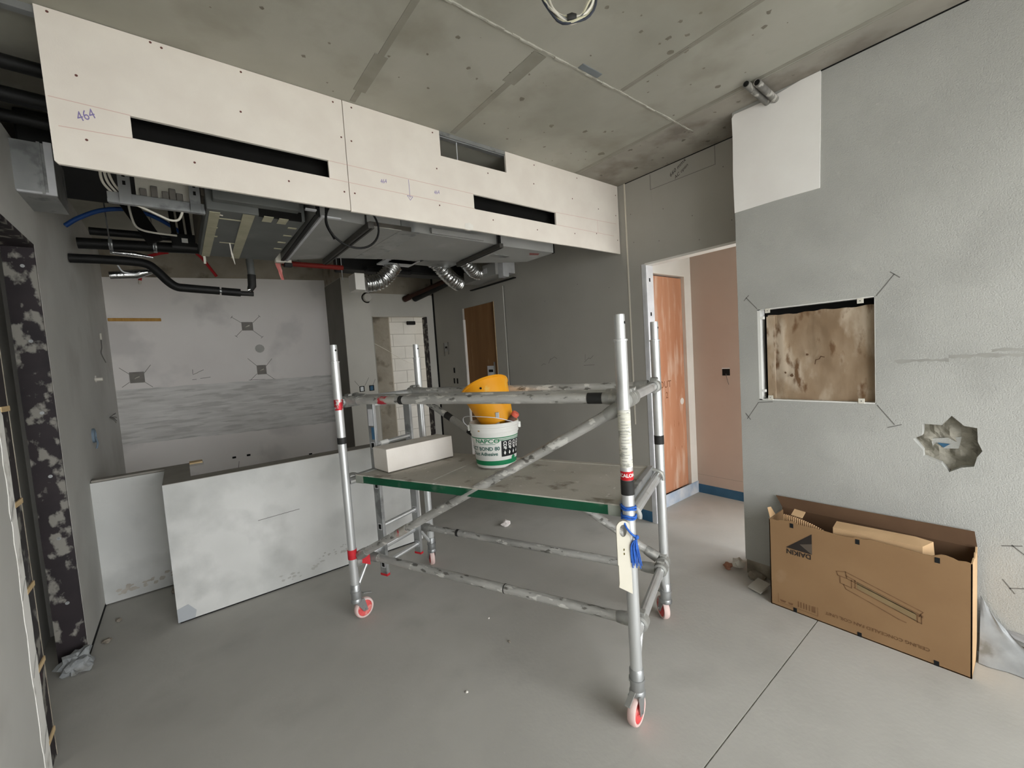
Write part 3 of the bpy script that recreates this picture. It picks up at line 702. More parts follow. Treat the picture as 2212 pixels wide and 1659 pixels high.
child(bh, 'chip', MB().slab([(1.60, 2.483), (1.665, 2.483), (1.67, 2.515), (1.64, 2.53), (1.605, 2.52)], [], 'Y', YF - .0015, YF + .001), M_boardcore)
child(bh, 'hanger_wire', MB().tube([(1.60, YF + .03, 2.9), (1.60, YF + .03, 3.07)], .003, 6), M_galvw)
child(bh, 'track_flange', MB().box(1.455, 1.993, YF + .002, YF + .05, 3.062, ZC - .001), M_galv)
sd = MB()
for (x, z) in [(-0.277, 3.07), (-0.216, 2.85), (-0.209, 2.599), (0.033, 3.075), (0.07, 3.066), (0.369, 3.068), (0.351, 2.876), (0.145, 2.589), (0.537, 2.584), (0.797, 3.06), (0.826, 2.88), (0.817, 2.582), (0.897, 3.06), (0.881, 2.873), (0.875, 2.584), (1.406, 3.06), (1.418, 2.839), (1.419, 2.608), (1.825, 2.896), (1.844, 2.577), (2.27, 3.05), (2.255, 2.908), (2.264, 2.564), (2.677, 2.871), (2.745, 3.05), (3.002, 2.84), (3.24, 2.819), (2.96, 2.624), (2.684, 2.589), (3.25, 2.6), (3.25, 3.0)]:
    sd.lathe([(0, .0008), (.0045, .0008), (.005, 0), (0, 0)], (x, YF - .0003, z), NYm, 10)
child(bh, 'screw_heads', sd, mat('rust_screw', (104, 66, 60), None, 3, .7), kind='stuff')
pk = MB()
for p in ([(-.304, 2.743), (-.064, 2.738)], [(-.285, 2.634), (-.064, 2.642)], [(.744, 2.735), (1.69, 2.729)], [(.741, 2.640), (1.694, 2.63)], [(2.473, 2.729), (3.24, 2.745)], [(2.474, 2.632), (3.2, 2.632)], [(2.98, 2.74), (2.98, 2.635)]):
    pk.stroke([(a, YF, b) for a, b in p], NYm, .003)
child(bh, 'chalk_line', pk, M_pencilr)
pk = MB()
for p in ([(1.213, 2.728), (1.215, 2.62)], [(1.197, 2.63), (1.233, 2.628), (1.215, 2.605), (1.197, 2.63)]):
    pk.stroke([(a, YF, b) for a, b in p], NYm, .0028)
child(bh, 'marker_arrow', pk, M_purple)
tx = MB()
for (x, z, s) in ((-.205, 2.695, .052), (1.05, 2.685, .034), (1.403, 2.686, .034)):
    a = math.radians(30 if x < 0 else 12)
    put_text(tx, '464', s, (x, YF, z), (math.cos(a), 0, math.sin(a)), (-math.sin(a), 0, math.cos(a)), .001, shear=.25, sx=.8)
child(bh, 'handwriting', tx, M_purple)

# ------------------------------------------------------------------ scaffold tower
# black plenum boxes behind the grille slots
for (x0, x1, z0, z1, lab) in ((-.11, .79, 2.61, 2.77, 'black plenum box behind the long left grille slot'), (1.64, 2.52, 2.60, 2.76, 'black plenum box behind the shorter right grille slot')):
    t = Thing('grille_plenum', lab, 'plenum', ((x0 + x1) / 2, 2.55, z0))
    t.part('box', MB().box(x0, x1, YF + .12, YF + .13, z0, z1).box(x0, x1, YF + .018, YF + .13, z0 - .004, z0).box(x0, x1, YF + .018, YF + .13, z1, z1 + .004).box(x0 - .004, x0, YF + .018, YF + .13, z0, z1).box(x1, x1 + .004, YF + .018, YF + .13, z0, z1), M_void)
    t.part('hanger_rod', MB().tube([((x0 + x1) / 2, YF + .08, z1), ((x0 + x1) / 2, YF + .08, ZC)], .004, 6), M_galv)

SX = Thing('scaffold_tower', 'aluminium mobile scaffold tower on red castors in mid-room', 'scaffold', (1.421, 1.079, 0.0), math.radians(22.58))
LB, WA = 1.7475, 0.734            # local y = length, local x = width
def sp(name, mb, m, smooth=40, parent=None, label=None, bevel=0): return SX.part(name, mb, m, smooth, bevel, world=False, parent=parent, label=label)
def ring(p0, p1, r, n=20): return MB().tube([p0, p1], r, n)
posts = {}
for key, (a, b) in {'near': (0, 0), 'left': (0, LB), 'right': (WA, 0), 'back': (WA, LB)}.items():
    u_ = sp('upright', MB().tube([(a, b, .13), (a, b, 1.64)], .0254, 24), M_alu)
    posts[key] = u_
    sp('spigot', MB().tube([(a, b, 1.63), (a, b, 1.735), (a, b, 1.744)], .0215, 22, radii=[.0215, .0215, .020]), M_alu, parent=u_)
    sp('collar', MB().lathe([(.0255, -.004), (.0285, -.003), (.0285, .004), (.0225, .006)], (a, b, 1.639), n=24), M_alu, parent=u_)
    hz = 1.71
    sp('pin_hole', MB().lathe([(0, .0006), (.006, .0006), (.006, -.002), (0, -.002)], (a - .0212 * .1, b - .0212, hz), (-.1, -1, 0), 12), M_void, parent=u_)
# end frames: rungs and knee braces
for b in (0, LB):
    for z in (.375, .89, 1.39):
        rb = MB()
        n = 24
        # grooved tube: slightly fluted radius
        pr = []
        for (x) in (0.02, WA - .02):
            pr.append([(x, b + .0225 * (1 - .05 * (k % 3 == 0)) * math.cos(2 * math.pi * k / n), z + .0225 * (1 - .05 * (k % 3 == 0)) * math.sin(2 * math.pi * k / n)) for k in range(n)])
        rb.add(pr[0] + pr[1], [(k, (k + 1) % n, n + (k + 1) % n, n + k) for k in range(n)])
        sp('rung', rb, M_alu, 20)
    for (a0, a1) in ((.13, .012), (WA - .13, WA - .012)):
        sp('knee_brace', MB().tube([(a0, b, .362), (a1, b, .20)], .011, 10), M_alu)
# integral ladder in the left end frame
for a in (.225, .56):
    st_ = sp('ladder_stile', MB().box(a - .0125, a + .0125, LB - .058, LB - .0, .205, 1.365), M_galv, None, bevel=.003)
    sp('foot_cap', MB().box(a - .014, a + .014, LB - .06, LB + .002, .192, .208), M_taper, None, parent=st_, bevel=.002)
    for z in (.27, .53, .81, 1.08):
        sp('rung_socket', MB().box(a - .0135, a - .0122, LB - .042, LB - .018, z - .016, z + .016), M_void, None, parent=st_)
        sp('rung_collar', MB().box(a - .0132, a - .0121, LB - .047, LB - .013, z - .021, z + .021), M_galvw, None, parent=st_)
for z in (.27, .53, .81, 1.08, 1.345):
    sp('ladder_rung', MB().tube([(.23, LB - .03, z), (.555, LB - .03, z)], .0145, 14), M_alu)
sp('white_wrap', MB().tube([(.27, LB - .03, 1.08), (.34, LB - .03, 1.08)], .019, 12), M_white)
sp('label_sticker', MB().box(.2105, .2122, LB - .052, LB - .03, 1.12, 1.20), M_blue, None)
sp('label_sticker', MB().box(.2107, .2123, LB - .05, LB - .01, 1.21, 1.32), M_galvw, None)
# longitudinal tubes with claw clamps at both ends
def brace(name, p0, p1, r=.0235, tapes=(), m=None):
    p0 = Vector(p0); p1 = Vector(p1)
    o = sp(name, MB().tube(subdiv_line(p0, p1, 2), r, 18), m or M_alud)
    for (t0, t1, tm) in tapes:
        sp('tape_band', ring(p0.lerp(p1, t0), p0.lerp(p1, t1), r * 1.07), tm, parent=o)
    d = (p1 - p0).normalized()
    for e, sg in ((p0, 1), (p1, -1)):
        bb = 0 if abs(e.y) < .3 else LB
        zr = min((.375, .89, 1.39), key=lambda q: abs(q - e.z))
        cl = MB()
        # jaw ring over the rung, plus the socket that holds the tube
        cl.lathe([(.024, -.026), (.036, -.022), (.037, .022), (.024, .026)], (e.x, bb, zr), (1, 0, 0), 20)
        cl.tube([e, e + d * sg * .05, e + d * sg * .075], r * 1.22, 16, radii=[r * 1.3, r * 1.25, r * 1.1])
        c_ = sp('claw_clamp', cl, M_cast, 35, parent=o)
        sp('claw_trigger', MB().obox((e.x + .012, bb + (.0 if bb else .0), zr + .038), (1, 0, .2), (0, 1, 0), (0, 0, 1), .014, .02, .008), M_cast, None, parent=o, bevel=.003)
    return o
mat('red_scuff', (152, 148, 140), (172, 168, 160), 9, .6, c3=(176, 44, 56), s3=12, t3=.56, w3=.03)
brace('horizontal_brace', (.065, .03, 1.395), (.065, LB - .03, 1.395), tapes=((.03, .085, M_tapek), (.735, .752, M_tapek)))
brace('horizontal_brace', (.125, .03, 1.405), (.125, LB - .03, 1.405), r=.022)
brace('horizontal_brace', (.655, .03, 1.395), (.655, LB - .03, 1.395))
brace('horizontal_brace', (.115, .03, .375), (.115, LB - .03, .375), tapes=((.40, .403, M_tapek),))
brace('horizontal_brace', (.62, .03, .372), (.62, LB - .03, .372), tapes=((.80, .812, M_tapek),))
brace('diagonal_brace', (.03, LB - .035, .42), (.03, .02, 1.36), tapes=((.20, .25, mat('red_scuff')),))
brace('diagonal_brace', (.70, .03, .40), (.70, LB - .03, 1.345), tapes=((.83, .86, M_tapek), (.72, .745, M_tapek)))
# red marks on the tubes and tape bands on the uprights
sp('red_mark', ring((.065, LB - .28, 1.395), (.065, LB - .42, 1.395), .0242), mat('red_scuff'))
sp('red_mark', ring((0, LB, 1.345), (0, LB, 1.41), .0258), mat('red_scuff2', (196, 196, 192), (206, 206, 202), 9, .5, metal=.5, c3=(196, 54, 64), s3=22, t3=.48, w3=.02), parent=posts['left'])
sp('tape_band', ring((0, LB, 1.135), (0, LB, 1.175), .027), M_tapek, parent=posts['left'])
sp('tape_band', ring((0, LB, .405), (0, LB, .465), .028), M_taper, parent=posts['left'])
tl_ = MB().obox((.045, LB - .035, .395), (.6, -.4, -.35), (0, 0, 1), (.4, .8, 0), .05, .035, .003)
sp('tape_tail', tl_, M_taper, None, parent=posts['left'])
sp('tape_band', ring((WA, 0, 1.055), (WA, 0, 1.105), .0272), M_tapek, parent=posts['right'])
sp('tape_band', ring((0, 0, 1.0), (0, 0, 1.062), .0275), M_tapek, parent=posts['near'])
lb = sp('instruction_label', MB().lathe([(.0258, 1.115), (.0258, 1.355)], (0, 0, 0), n=24), mat('worn_label', (196, 194, 180), (214, 213, 204), 12, .7, stretch=(1, 1, 9), c3=(160, 160, 152), s3=14, t3=.6, w3=.02, s3stretch=(2, 2, 6)), parent=posts['near'])
rl = sp('red_label', MB().lathe([(.0262, 1.063), (.0262, 1.10)], (0, 0, 0), n=28), mat('red_label', (186, 24, 34), None, 3, .5), parent=posts['near'])
tx = MB(); vs_, fs = text2d('SCALON', .020, bold=.0006)
# wrap the lettering round the tube, centred on the side that faces the room
face = math.atan2(-1.079, -1.421) - math.radians(22.58)
tx.add([((.0266) * math.cos(face + x / .0266), .0266 * math.sin(face + x / .0266), 1.083 + y) for x, y in vs_], fs)
sp('lettering', tx, M_lwhite, None, parent=posts['near'])
tb = MB()
rnd = random.Random(4)
for k in range(16):
    z = 1.13 + k * .0125; x0 = rnd.uniform(-.020, -.012); x1 = rnd.uniform(.0, .02)
    n = 5
    ps = [(x0 + (x1 - x0) * i / n) for i in range(n + 1)]
    tb.add([(.0261 * math.cos(face + x / .026), .0261 * math.sin(face + x / .026), z) for x in ps] + [(.0261 * math.cos(face + x / .026), .0261 * math.sin(face + x / .026), z + .003) for x in ps], [(i, i + 1, n + 2 + i, n + 1 + i) for i in range(n)])
sp('small_print', tb, mat('grey_print', (158, 158, 152), None, 3, .7), None, parent=posts['near'])
# castors
def castor(key, a, b, ang, trail=.045):
    up = posts[key]
    dx, dy = math.cos(ang), math.sin(ang); px_, py_ = -dy, dx        # d = trail direction, p = axle direction
    wx, wy, wz, R = a + dx * trail, b + dy * trail, .0635, .0625
    c = sp('castor', MB().tube([(a, b, .12), (a, b, .135), (a, b, .235), (a, b, .24)], .03, 20, radii=[.024, .030, .030, .026]), M_galv)
    sp('adjusting_nut', MB().lathe([(.026, -.008), (.034, -.006), (.034, .006), (.026, .008)], (a, b, .19), n=12), M_galv, parent=c)
    sp('swivel_head', MB().lathe([(0, .02), (.028, .02), (.034, .008), (.034, -.006), (.02, -.012), (0, -.012)], (a, b, .13), n=20), M_galv, parent=c)
    fk = MB()
    for s in (-1, 1):
        o = Vector((px_, py_, 0)) * s * .024
        q = [Vector((a - dx * .02, b - dy * .02, .135)), Vector((a + dx * .04, b + dy * .04, .135)), Vector((wx + dx * .016, wy + dy * .016, wz - .014)), Vector((wx - dx * .014, wy - dy * .014, wz - .014))]
        t_ = Vector((px_, py_, 0)) * .002
        fk.add([p + o - t_ for p in q] + [p + o + t_ for p in q], [(0, 1, 2, 3), (7, 6, 5, 4), (0, 4, 5, 1), (1, 5, 6, 2), (2, 6, 7, 3), (3, 7, 4, 0)])
    sp('fork', fk, M_galv, None, parent=c)
    ax = (px_, py_, 0); ce = (wx, wy, wz)
    sp('wheel', MB().lathe([(0, -.017), (.012, -.019), (.02, -.010), (.045, -.010), (.05, -.015), (.05, .015), (.045, .010), (.02, .010), (.012, .019), (0, .017)], ce, ax, 32), M_wheel, 30, parent=c)
    sp('tyre', MB().lathe([(.049, -.016), (.0585, -.0165), (.0625, -.011), (.0635, 0), (.0625, .011), (.0585, .0165), (.049, .016)], ce, ax, 36, close=True), M_tyre, 40, parent=c)
    sp('axle_bolt', MB().tube([Vector(ce) - Vector(ax) * .031, Vector(ce) + Vector(ax) * .031], .006, 8), M_galv, parent=c)
    sp('brake_lever', MB().obox((a + dx * .075, b + dy * .075, .148), (dx, dy, -.35), (px_, py_, 0), (0, 0, 1), .032, .012, .003), M_cast, None, parent=c, bevel=.001)
# trail directions (world) turned into the tower's own axes
def wl2(dx, dy): return math.atan2(dy, dx) - math.radians(22.58)
castor('left', 0, LB, wl2(.055, .012))
castor('near', 0, 0, wl2(-.055, -.012), .018)
castor('right', WA, 0, wl2(.03, .045))
castor('back', WA, LB, wl2(.02, .07))

# platform resting on the middle rungs
PL = Thing('scaffold_platform', 'green-edged plywood scaffold platform spanning the tower at waist height', 'platform', (1.421, 1.079, .89), math.radians(22.58))
def lp(mb, z=.89):
    mb.v = [(x, y, q - z) for x, y, q in mb.v]; return mb
def pl(name, mb, m, smooth=None, bevel=0, parent=None): return PL.part(name, lp(mb), m, smooth, bevel, world=False, parent=parent)
dk = pl('deck', MB().box(.045, .625, .05, 1.105, .925, .940), M_ply)
pl('trapdoor', MB().box(.045, .625, 1.111, 1.64, .925, .941), M_ply)
gb = pl('side_beam', MB().box(.008, .046, .09, 1.60, .896, .944), M_green, bevel=.003)
pl('side_beam', MB().box(.624, .662, .05, 1.64, .896, .943), M_ply, bevel=.003)
pl('beam_edge', MB().box(.006, .060, .04, 1.66, .940, .947), M_ply, bevel=.002, parent=gb)
pl('beam_end', MB().box(.008, .048, .035, .092, .893, .944), mat('dusty_green', (128, 134, 124), (150, 154, 145), 6, .8), bevel=.003, parent=gb)
pl('beam_end', MB().box(.008, .048, 1.598, 1.665, .893, .944), mat('dusty_green', (128, 134, 124)), bevel=.003, parent=gb)
pl('end_beam', MB().box(.02, .655, .022, .05, .905, .948), M_galv, bevel=.003)
pl('end_beam', MB().box(.02, .655, 1.64, 1.675, .905, .948), M_galv, bevel=.003)
for a in (.05, .62):
    for b, sg in ((0, 1), (LB, -1)):
        pl('hook', MB().tube(smooth_path([(a, b + sg * .06, .93), (a, b + sg * .02, .935), (a, b - sg * .02, .925), (a, b - sg * .034, .90), (a, b - sg * .034, .88)], 5), .009, 8), M_cast, 40)

# gypsum block on the platform
ca = math.radians(-17); R22 = math.radians(22.58)
def s2w(a, b, z):
    c, s = math.cos(R22), math.sin(R22); return Vector((1.421 + a * c - b * s, 1.079 + a * s + b * c, z))
o0 = s2w(.096, 1.474, .9475)
e1 = (s2w(.561, 1.331, .9475) - o0).normalized(); e2 = Vector((-e1.y, e1.x, 0))
bk = MB()
N1 = 10
prof = [(0, 0), (.187, 0), (.187, .138), (.006, .142)]
vv = []
for i in range(N1 + 1):
    for (d, z) in prof: vv.append(o0 + e1 * (.486 * i / N1) + e2 * d + Vector((0, 0, z)))
ff = [(i * 4 + k, i * 4 + (k + 1) % 4, (i + 1) * 4 + (k + 1) % 4, (i + 1) * 4 + k) for i in range(N1) for k in range(4)] + [(3, 2, 1, 0), tuple(N1 * 4 + k for k in range(4))]
solo('gypsum_block', MB().add(vv, ff), M_whitep, 'long white gypsum block lying at left of platform', 'block', bevel=.004)

# tag holder and blue rope hanging on the near upright
RP = s2w(0, 0, 0)
v2 = Vector((-1.421, -1.079, 0)).normalized(); side = Vector((v2.y, -v2.x, 0))     # v2 towards the room, side = image left?
if side.dot(Vector((.783, -.619, 0))) > 0: side = -side
tg = Thing('scaffold_tag_holder', 'cream plastic tag holder hanging from blue rope on scaffold upright', 'tag', (RP.x, RP.y, .55))
tc_ = RP + v2 * .040 + side * .026 + Vector((0, 0, .035))
ex = (-side * .92 + v2 * -.40).normalized()   # plate runs to the right and slightly back
nrm_ = Vector((ex.y, -ex.x, 0)); 
if nrm_.dot(v2) < 0: nrm_ = -nrm_
pts = []
for k in range(13):
    a = math.pi * k / 12; pts.append((.029 * math.cos(a), .835 + .029 * math.sin(a)))
outer = [(-.029, .585), (.029, .545)] + pts
outer = [(-.029, .585), (.029, .548), (.029, .69), (.0285, .835)] + pts[1:-1] + [(-.0285, .835), (-.029, .68), (-.026, .678), (-.026, .60)]
hole = [(.016 * math.cos(2 * math.pi * k / 18), .822 + .026 * math.sin(2 * math.pi * k / 18)) for k in range(18)]
h1 = [(.0035 * math.cos(k * math.pi / 4), .742 + .0055 * math.sin(k * math.pi / 4)) for k in range(8)]
h2 = [(.0035 * math.cos(k * math.pi / 4), .724 + .0055 * math.sin(k * math.pi / 4)) for k in range(8)]
pm_ = MB().slab(outer, [hole, h1, h2], 'Y', 0, .006)
pm_.v = [tuple(tc_ + ex * x - nrm_ * y + Vector((0, 0, z))) for x, y, z in pm_.v]
tg.part('plate', pm_, M_tag)
hb = MB()
for (zz) in (.742, .724):
    hb.obox(tuple(tc_ - nrm_ * .0045 + Vector((0, 0, zz))), ex, nrm_, (0, 0, 1), .0035, .0005, .005)
tg.part('rivet_hole', hb, mat('olive_hole', (108, 98, 44), None, 3, .8), kind='stuff')
rim = [tc_ + ex * (.0172 * math.cos(2 * math.pi * k / 24)) + Vector((0, 0, .822 + .0275 * math.sin(2 * math.pi * k / 24))) - nrm_ * .002 for k in range(24)]
tg.part('hole_rim', MB().tube(rim, .002, 6, closed=True), M_tag, 40)
rp = Thing('blue_rope', 'blue nylon rope knotted around the near scaffold upright', 'rope', (RP.x, RP.y, .72))
def coil(z0, z1, turns, r=.0295, ph=0):
    n = int(28 * turns)
    return [RP + Vector((r * math.cos(ph + 2 * math.pi * turns * k / n), r * math.sin(ph + 2 * math.pi * turns * k / n), z0 + (z1 - z0) * k / n + .002 * math.sin(7 * k))) for k in range(n + 1)]
rp.part('winding', MB().tube(coil(.955, .935, 2.2), .0042, 7), M_rope, 60)
rp.part('winding', MB().tube(coil(.915, .895, 2.2, ph=1), .0042, 7), M_rope, 60)
fr_ = RP + v2 * .03
rp.part('strand', MB().tube(smooth_path([fr_ + side * .022 + Vector((0, 0, .895)), fr_ + side * .012 + v2 * .012 + Vector((0, 0, .872)), fr_ - side * .008 + v2 * .012 + Vector((0, 0, .845)), fr_ - side * .026 + Vector((0, 0, .83))]), .0042, 7), M_rope, 60)
kn = fr_ - side * .026 + Vector((0, 0, .828))
rp.part('knot', MB().lathe([(0, -.010), (.008, -.007), (.011, 0), (.008, .007), (0, .010)], kn, (0, .3, 1), 10), M_rope, 60)
for k in range(9):
    dx = (k - 4) * .0032; L_ = .085 + .012 * math.sin(k * 2.1)
    p0 = kn + Vector((0, 0, -.006)); p1 = kn + side * (.010 + dx) + v2 * (.003 * (k % 3)) + Vector((0, 0, -.035)); p2 = kn + side * (.004 + dx * 1.6) + v2 * (.003 * (k % 2)) + Vector((0, 0, -.035 - L_))
    rp.part('frayed_strand', MB().tube(smooth_path([p0, p1, p2], 4), .0026, 5), M_rope, 60)

# ------------------------------------------------------------------ adhesive bucket and what stands in it
BC = Vector((1.497, 2.115, .9475))
bu = Thing('adhesive_bucket', 'white plastic adhesive bucket with green label standing on platform', 'bucket', tuple(BC))
def brad(z): return .121 + (.145 - .121) * min(1, z / .21)
prof = [(0, 0), (.118, 0), (.121, .004), (.145, .205), (.149, .207), (.149, .213), (.146, .216), (.147, .232), (.151, .234), (.151, .244), (.147, .247), (.148, .256), (.152, .258), (.152, .268), (.146, .270), (.142, .262), (.139, .2), (.117, .006), (0, .006)]
bu.part('body', MB().lathe(prof, BC, n=64), M_white, 35)
bu.part('bail_lug', MB().obox(BC + Vector((.82, -.573, 0)) * .155 + Vector((0, 0, .236)), (.82, -.573, 0), (.573, .82, 0), (0, 0, 1), .008, .012, .018), M_white, None, .003)
bu.part('bail_lug', MB().obox(BC - Vector((.82, -.573, 0)) * .155 + Vector((0, 0, .236)), (.82, -.573, 0), (.573, .82, 0), (0, 0, 1), .008, .012, .018), M_white, None, .003)
# label frame: angle measured from the direction that faces the viewer; positive = image right
fa = math.atan2(-BC.y, -BC.x)
def bpt(s, z, lift=.0008):
    """point on bucket wall; s = arc length to the right (m) from the facing line, z = height"""
    r = brad(z) + lift; a = fa + s / .135
    return BC + Vector((r * math.cos(a), r * math.sin(a), z))
def bpatch(s0, s1, z0, z1, lift, n=24, tilt=0):
    mb = MB()
    vs2 = [bpt(s0 + (s1 - s0) * k / n, z, lift) for z in (z0, z1) for k in range(n + 1)]
    return mb.add(vs2, [(k, k + 1, n + 2 + k, n + 1 + k) for k in range(n)])
def btext(mb, body, size, s, z, lift=.0018, rot=0.0, **k):
    vs2, fs = text2d(body, size, **k)
    c, s_ = math.cos(rot), math.sin(rot)
    mb.add([bpt(s + x * c - y * s_, z + x * s_ + y * c, lift) for x, y in vs2], fs)
bu.part('green_band', bpatch(-.19, .19, .018, .046, .0008, 40), M_lgreen, 60)
bu.part('green_stripe', bpatch(-.005, .19, .174, .178, .0008), M_lgreen, 60)
bu.part('green_stripe', bpatch(-.19, .19, .182, .188, .0008, 40), M_lgreen, 60)
bu.part('green_stripe', bpatch(-.005, .19, .166, .170, .0008), M_lgreen, 60)
tx = MB(); btext(tx, 'NAPCO', .034, -.052, .166, bold=.0006, sx=1.3)
bu.part('lettering', tx, M_lgreen)
bu.part('underline', bpatch(-.10, .0, .1465, .149, .0008), M_lgreen, 60)
tx = MB(); btext(tx, 'DUCT BOND 80', .031, -.088, .120, bold=.0006, sx=1.0)
bu.part('lettering', tx, mat('dark_teal_ink', (34, 92, 84), None, 3, .6))
tx = MB(); btext(tx, 'Duct Adhesive', .030, -.078, .088, bold=.0005)
bu.part('lettering', tx, mat('dark_teal_ink', (34, 92, 84)))
bu.part('black_label', bpatch(.034, .185, .068, .165, .0012), M_lblack, 60)
for k in range(4):
    tx = MB(); btext(tx, 'CDP', .028, .056 + k * .033, .136, rot=-math.pi / 2, bold=.0008, sx=.9)
    vs2 = [(-.004, .098), (-.004, .088), (-.010, .088), (0, .074), (.010, .088), (.004, .088), (.004, .098)]
    tx.add([bpt(.056 + k * .033 + x * .8, z + .004, .0018) for x, z in vs2], [(0, 1, 5, 6), (2, 3, 4)])
    bu.part('label_print', tx, M_lwhite)
bu.part('green_emblem', MB().add([bpt(.125 + .018 * math.cos(k * .524), .052 + .016 * math.sin(k * .524), .0012) for k in range(12)], [tuple(range(12))]), M_lgreen)
bu.part('sticker', bpatch(-.098, -.086, .226, .238, .0035, 2), M_wooddk)
# bail wire lying back against the rim
r1 = BC + Vector((.82, -.573, 0)) * .16 + Vector((0, 0, .24)); r2_ = BC - Vector((.82, -.573, 0)) * .16 + Vector((0, 0, .24))
vd = Vector((.573, .82, 0)); img_r0 = Vector((.82, -.573, 0))
bail = smooth_path([r1, BC + img_r0 * .10 - vd * .115 + Vector((0, 0, .275)), BC + img_r0 * .02 - vd * .155 + Vector((0, 0, .305)), BC - img_r0 * .08 - vd * .14 + Vector((0, 0, .318)), BC - img_r0 * .17 - vd * .07 + Vector((0, 0, .315)), BC - img_r0 * .185 - vd * .02 + Vector((0, 0, .28)), r2_], 8)
bu.part('bail_wire', MB().tube(bail, .0022, 6), M_galvw, 60)
bu.part('contents', MB().lathe([(0, .19), (.138, .19)], BC, n=40), mat('dark_residue', (58, 50, 44), (74, 64, 56), 20, .9))

# yellow bucket tipped into it
img_r = Vector((.82, -.573, 0))
yax = (Vector((0, 0, 1)) - img_r * .34 + vd * .50).normalized()
YB0 = BC + Vector((0, 0, .235)) + img_r * .035 - vd * .02
yb = Thing('yellow_bucket', 'yellow rubber bucket tipped upside into the white adhesive bucket', 'bucket', tuple(YB0))
yb.o['label'] = 'yellow rubber bucket tilted inside the white adhesive bucket'
yp = [(0, 0), (.086, 0), (.092, .006), (.152, .262), (.158, .266), (.158, .276), (.152, .278), (.146, .268), (.087, .01), (0, .01)]
yb.part('body', MB().lathe(yp, YB0, yax, 56), M_yellow, 35)
# small lug hole facing the viewer
yn = (-vd + yax * vd.dot(yax)).normalized(); yt = yax.cross(yn)
yq = YB0 + yax * .222 + (yn * math.cos(.12) - yt * math.sin(.12) * (1 if yt.dot(img_r) > 0 else -1)).normalized() * .1445
yb.part('lug_hole', MB().lathe([(0, .002), (.007, .002), (.007, -.002), (0, -.002)], yq, yn, 10), M_void)
# tools in the bucket
tl = Thing('trowel_handle', 'orange-ended tool handle leaning out of the white bucket', 'tool', tuple(BC + img_r * .07 + Vector((0, 0, .2))))
a0 = BC + img_r * .045 - vd * .05 + Vector((0, 0, .20)); a1 = BC + img_r * .125 - vd * .085 + Vector((0, 0, .305))
tl.part('grip', MB().tube([a0, a0.lerp(a1, .5), a1], .02, 12, radii=[.016, .022, .019]), M_tooldk, 50)
ad = (a1 - a0).normalized()
tl.part('end_cap', MB().tube([a1 - ad * .004, a1 + ad * .012, a1 + ad * .02], .02, 12, radii=[.023, .024, .019]), M_orange, 50)
b0 = BC + img_r * .022 - vd * .09 + Vector((0, 0, .19)); 
solo('float_handle', MB().obox(b0 + Vector((0, 0, .065)), img_r, vd, (0, 0, 1), .011, .006, .075), M_galv, 'flat grey tool stub standing upright in the white bucket', 'tool', bevel=.002)

# ------------------------------------------------------------------ cardboard carton by the right wall
cx0, cx1, cy0, cy1, ch = 2.704, 2.915, .199, 1.03, .535
ct = Thing('cardboard_carton', 'large open brown cardboard carton standing by the grey right wall', 'carton', ((cx0 + cx1) / 2, (cy0 + cy1) / 2, 0))
rnd = random.Random(21)
edge = [(1.03, .532), (.985, .530), (.97, .537), (.934, .542), (.90, .548), (.88, .536), (.84, .534), (.80, .535), (.76, .533), (.70, .528), (.66, .53), (.63, .533), (.612, .541), (.59, .536), (.56, .545), (.50, .542), (.45, .540), (.40, .538), (.36, .534), (.33, .536), (.30, .552), (.285, .553), (.26, .548), (.245, .541), (.22, .546), (.199, .541)]
fp = [(cy1, 0.0)] + edge + [(cy0, 0.0)]
ct.part('front_panel', MB().slab(fp, [], 'X', cx0, cx0 + .005), M_card)
ct.part('side_panel', MB().box(cx0, cx1, cy1 - .005, cy1, 0, .528), M_card)
ct.part('side_panel', MB().slab([(cx0, 0), (cx1, 0), (cx1, .55), (cx1 - .03, .56), (cx1 - .045, .53), (cx1 - .08, .55), (cx1 - .10, .525), (cx1 - .14, .545), (cx0, .541)], [], 'Y', cy0, cy0 + .005), M_cardl)
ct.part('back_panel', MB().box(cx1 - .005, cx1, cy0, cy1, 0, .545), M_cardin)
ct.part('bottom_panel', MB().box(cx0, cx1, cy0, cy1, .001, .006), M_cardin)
# back flap folded up towards the wall
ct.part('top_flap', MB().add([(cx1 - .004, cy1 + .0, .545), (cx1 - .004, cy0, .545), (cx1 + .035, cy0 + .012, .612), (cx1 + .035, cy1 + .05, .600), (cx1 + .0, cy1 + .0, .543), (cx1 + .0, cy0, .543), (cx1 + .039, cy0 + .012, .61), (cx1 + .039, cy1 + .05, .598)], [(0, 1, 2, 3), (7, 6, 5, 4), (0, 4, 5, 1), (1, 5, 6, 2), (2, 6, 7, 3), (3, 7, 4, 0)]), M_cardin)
ct.part('torn_flap', MB().add([(2.72, cy1, .53), (2.80, cy1, .53), (2.79, cy1 + .02, .575), (2.75, cy1 + .025, .58)], [(0, 1, 2, 3)]), M_cardl)
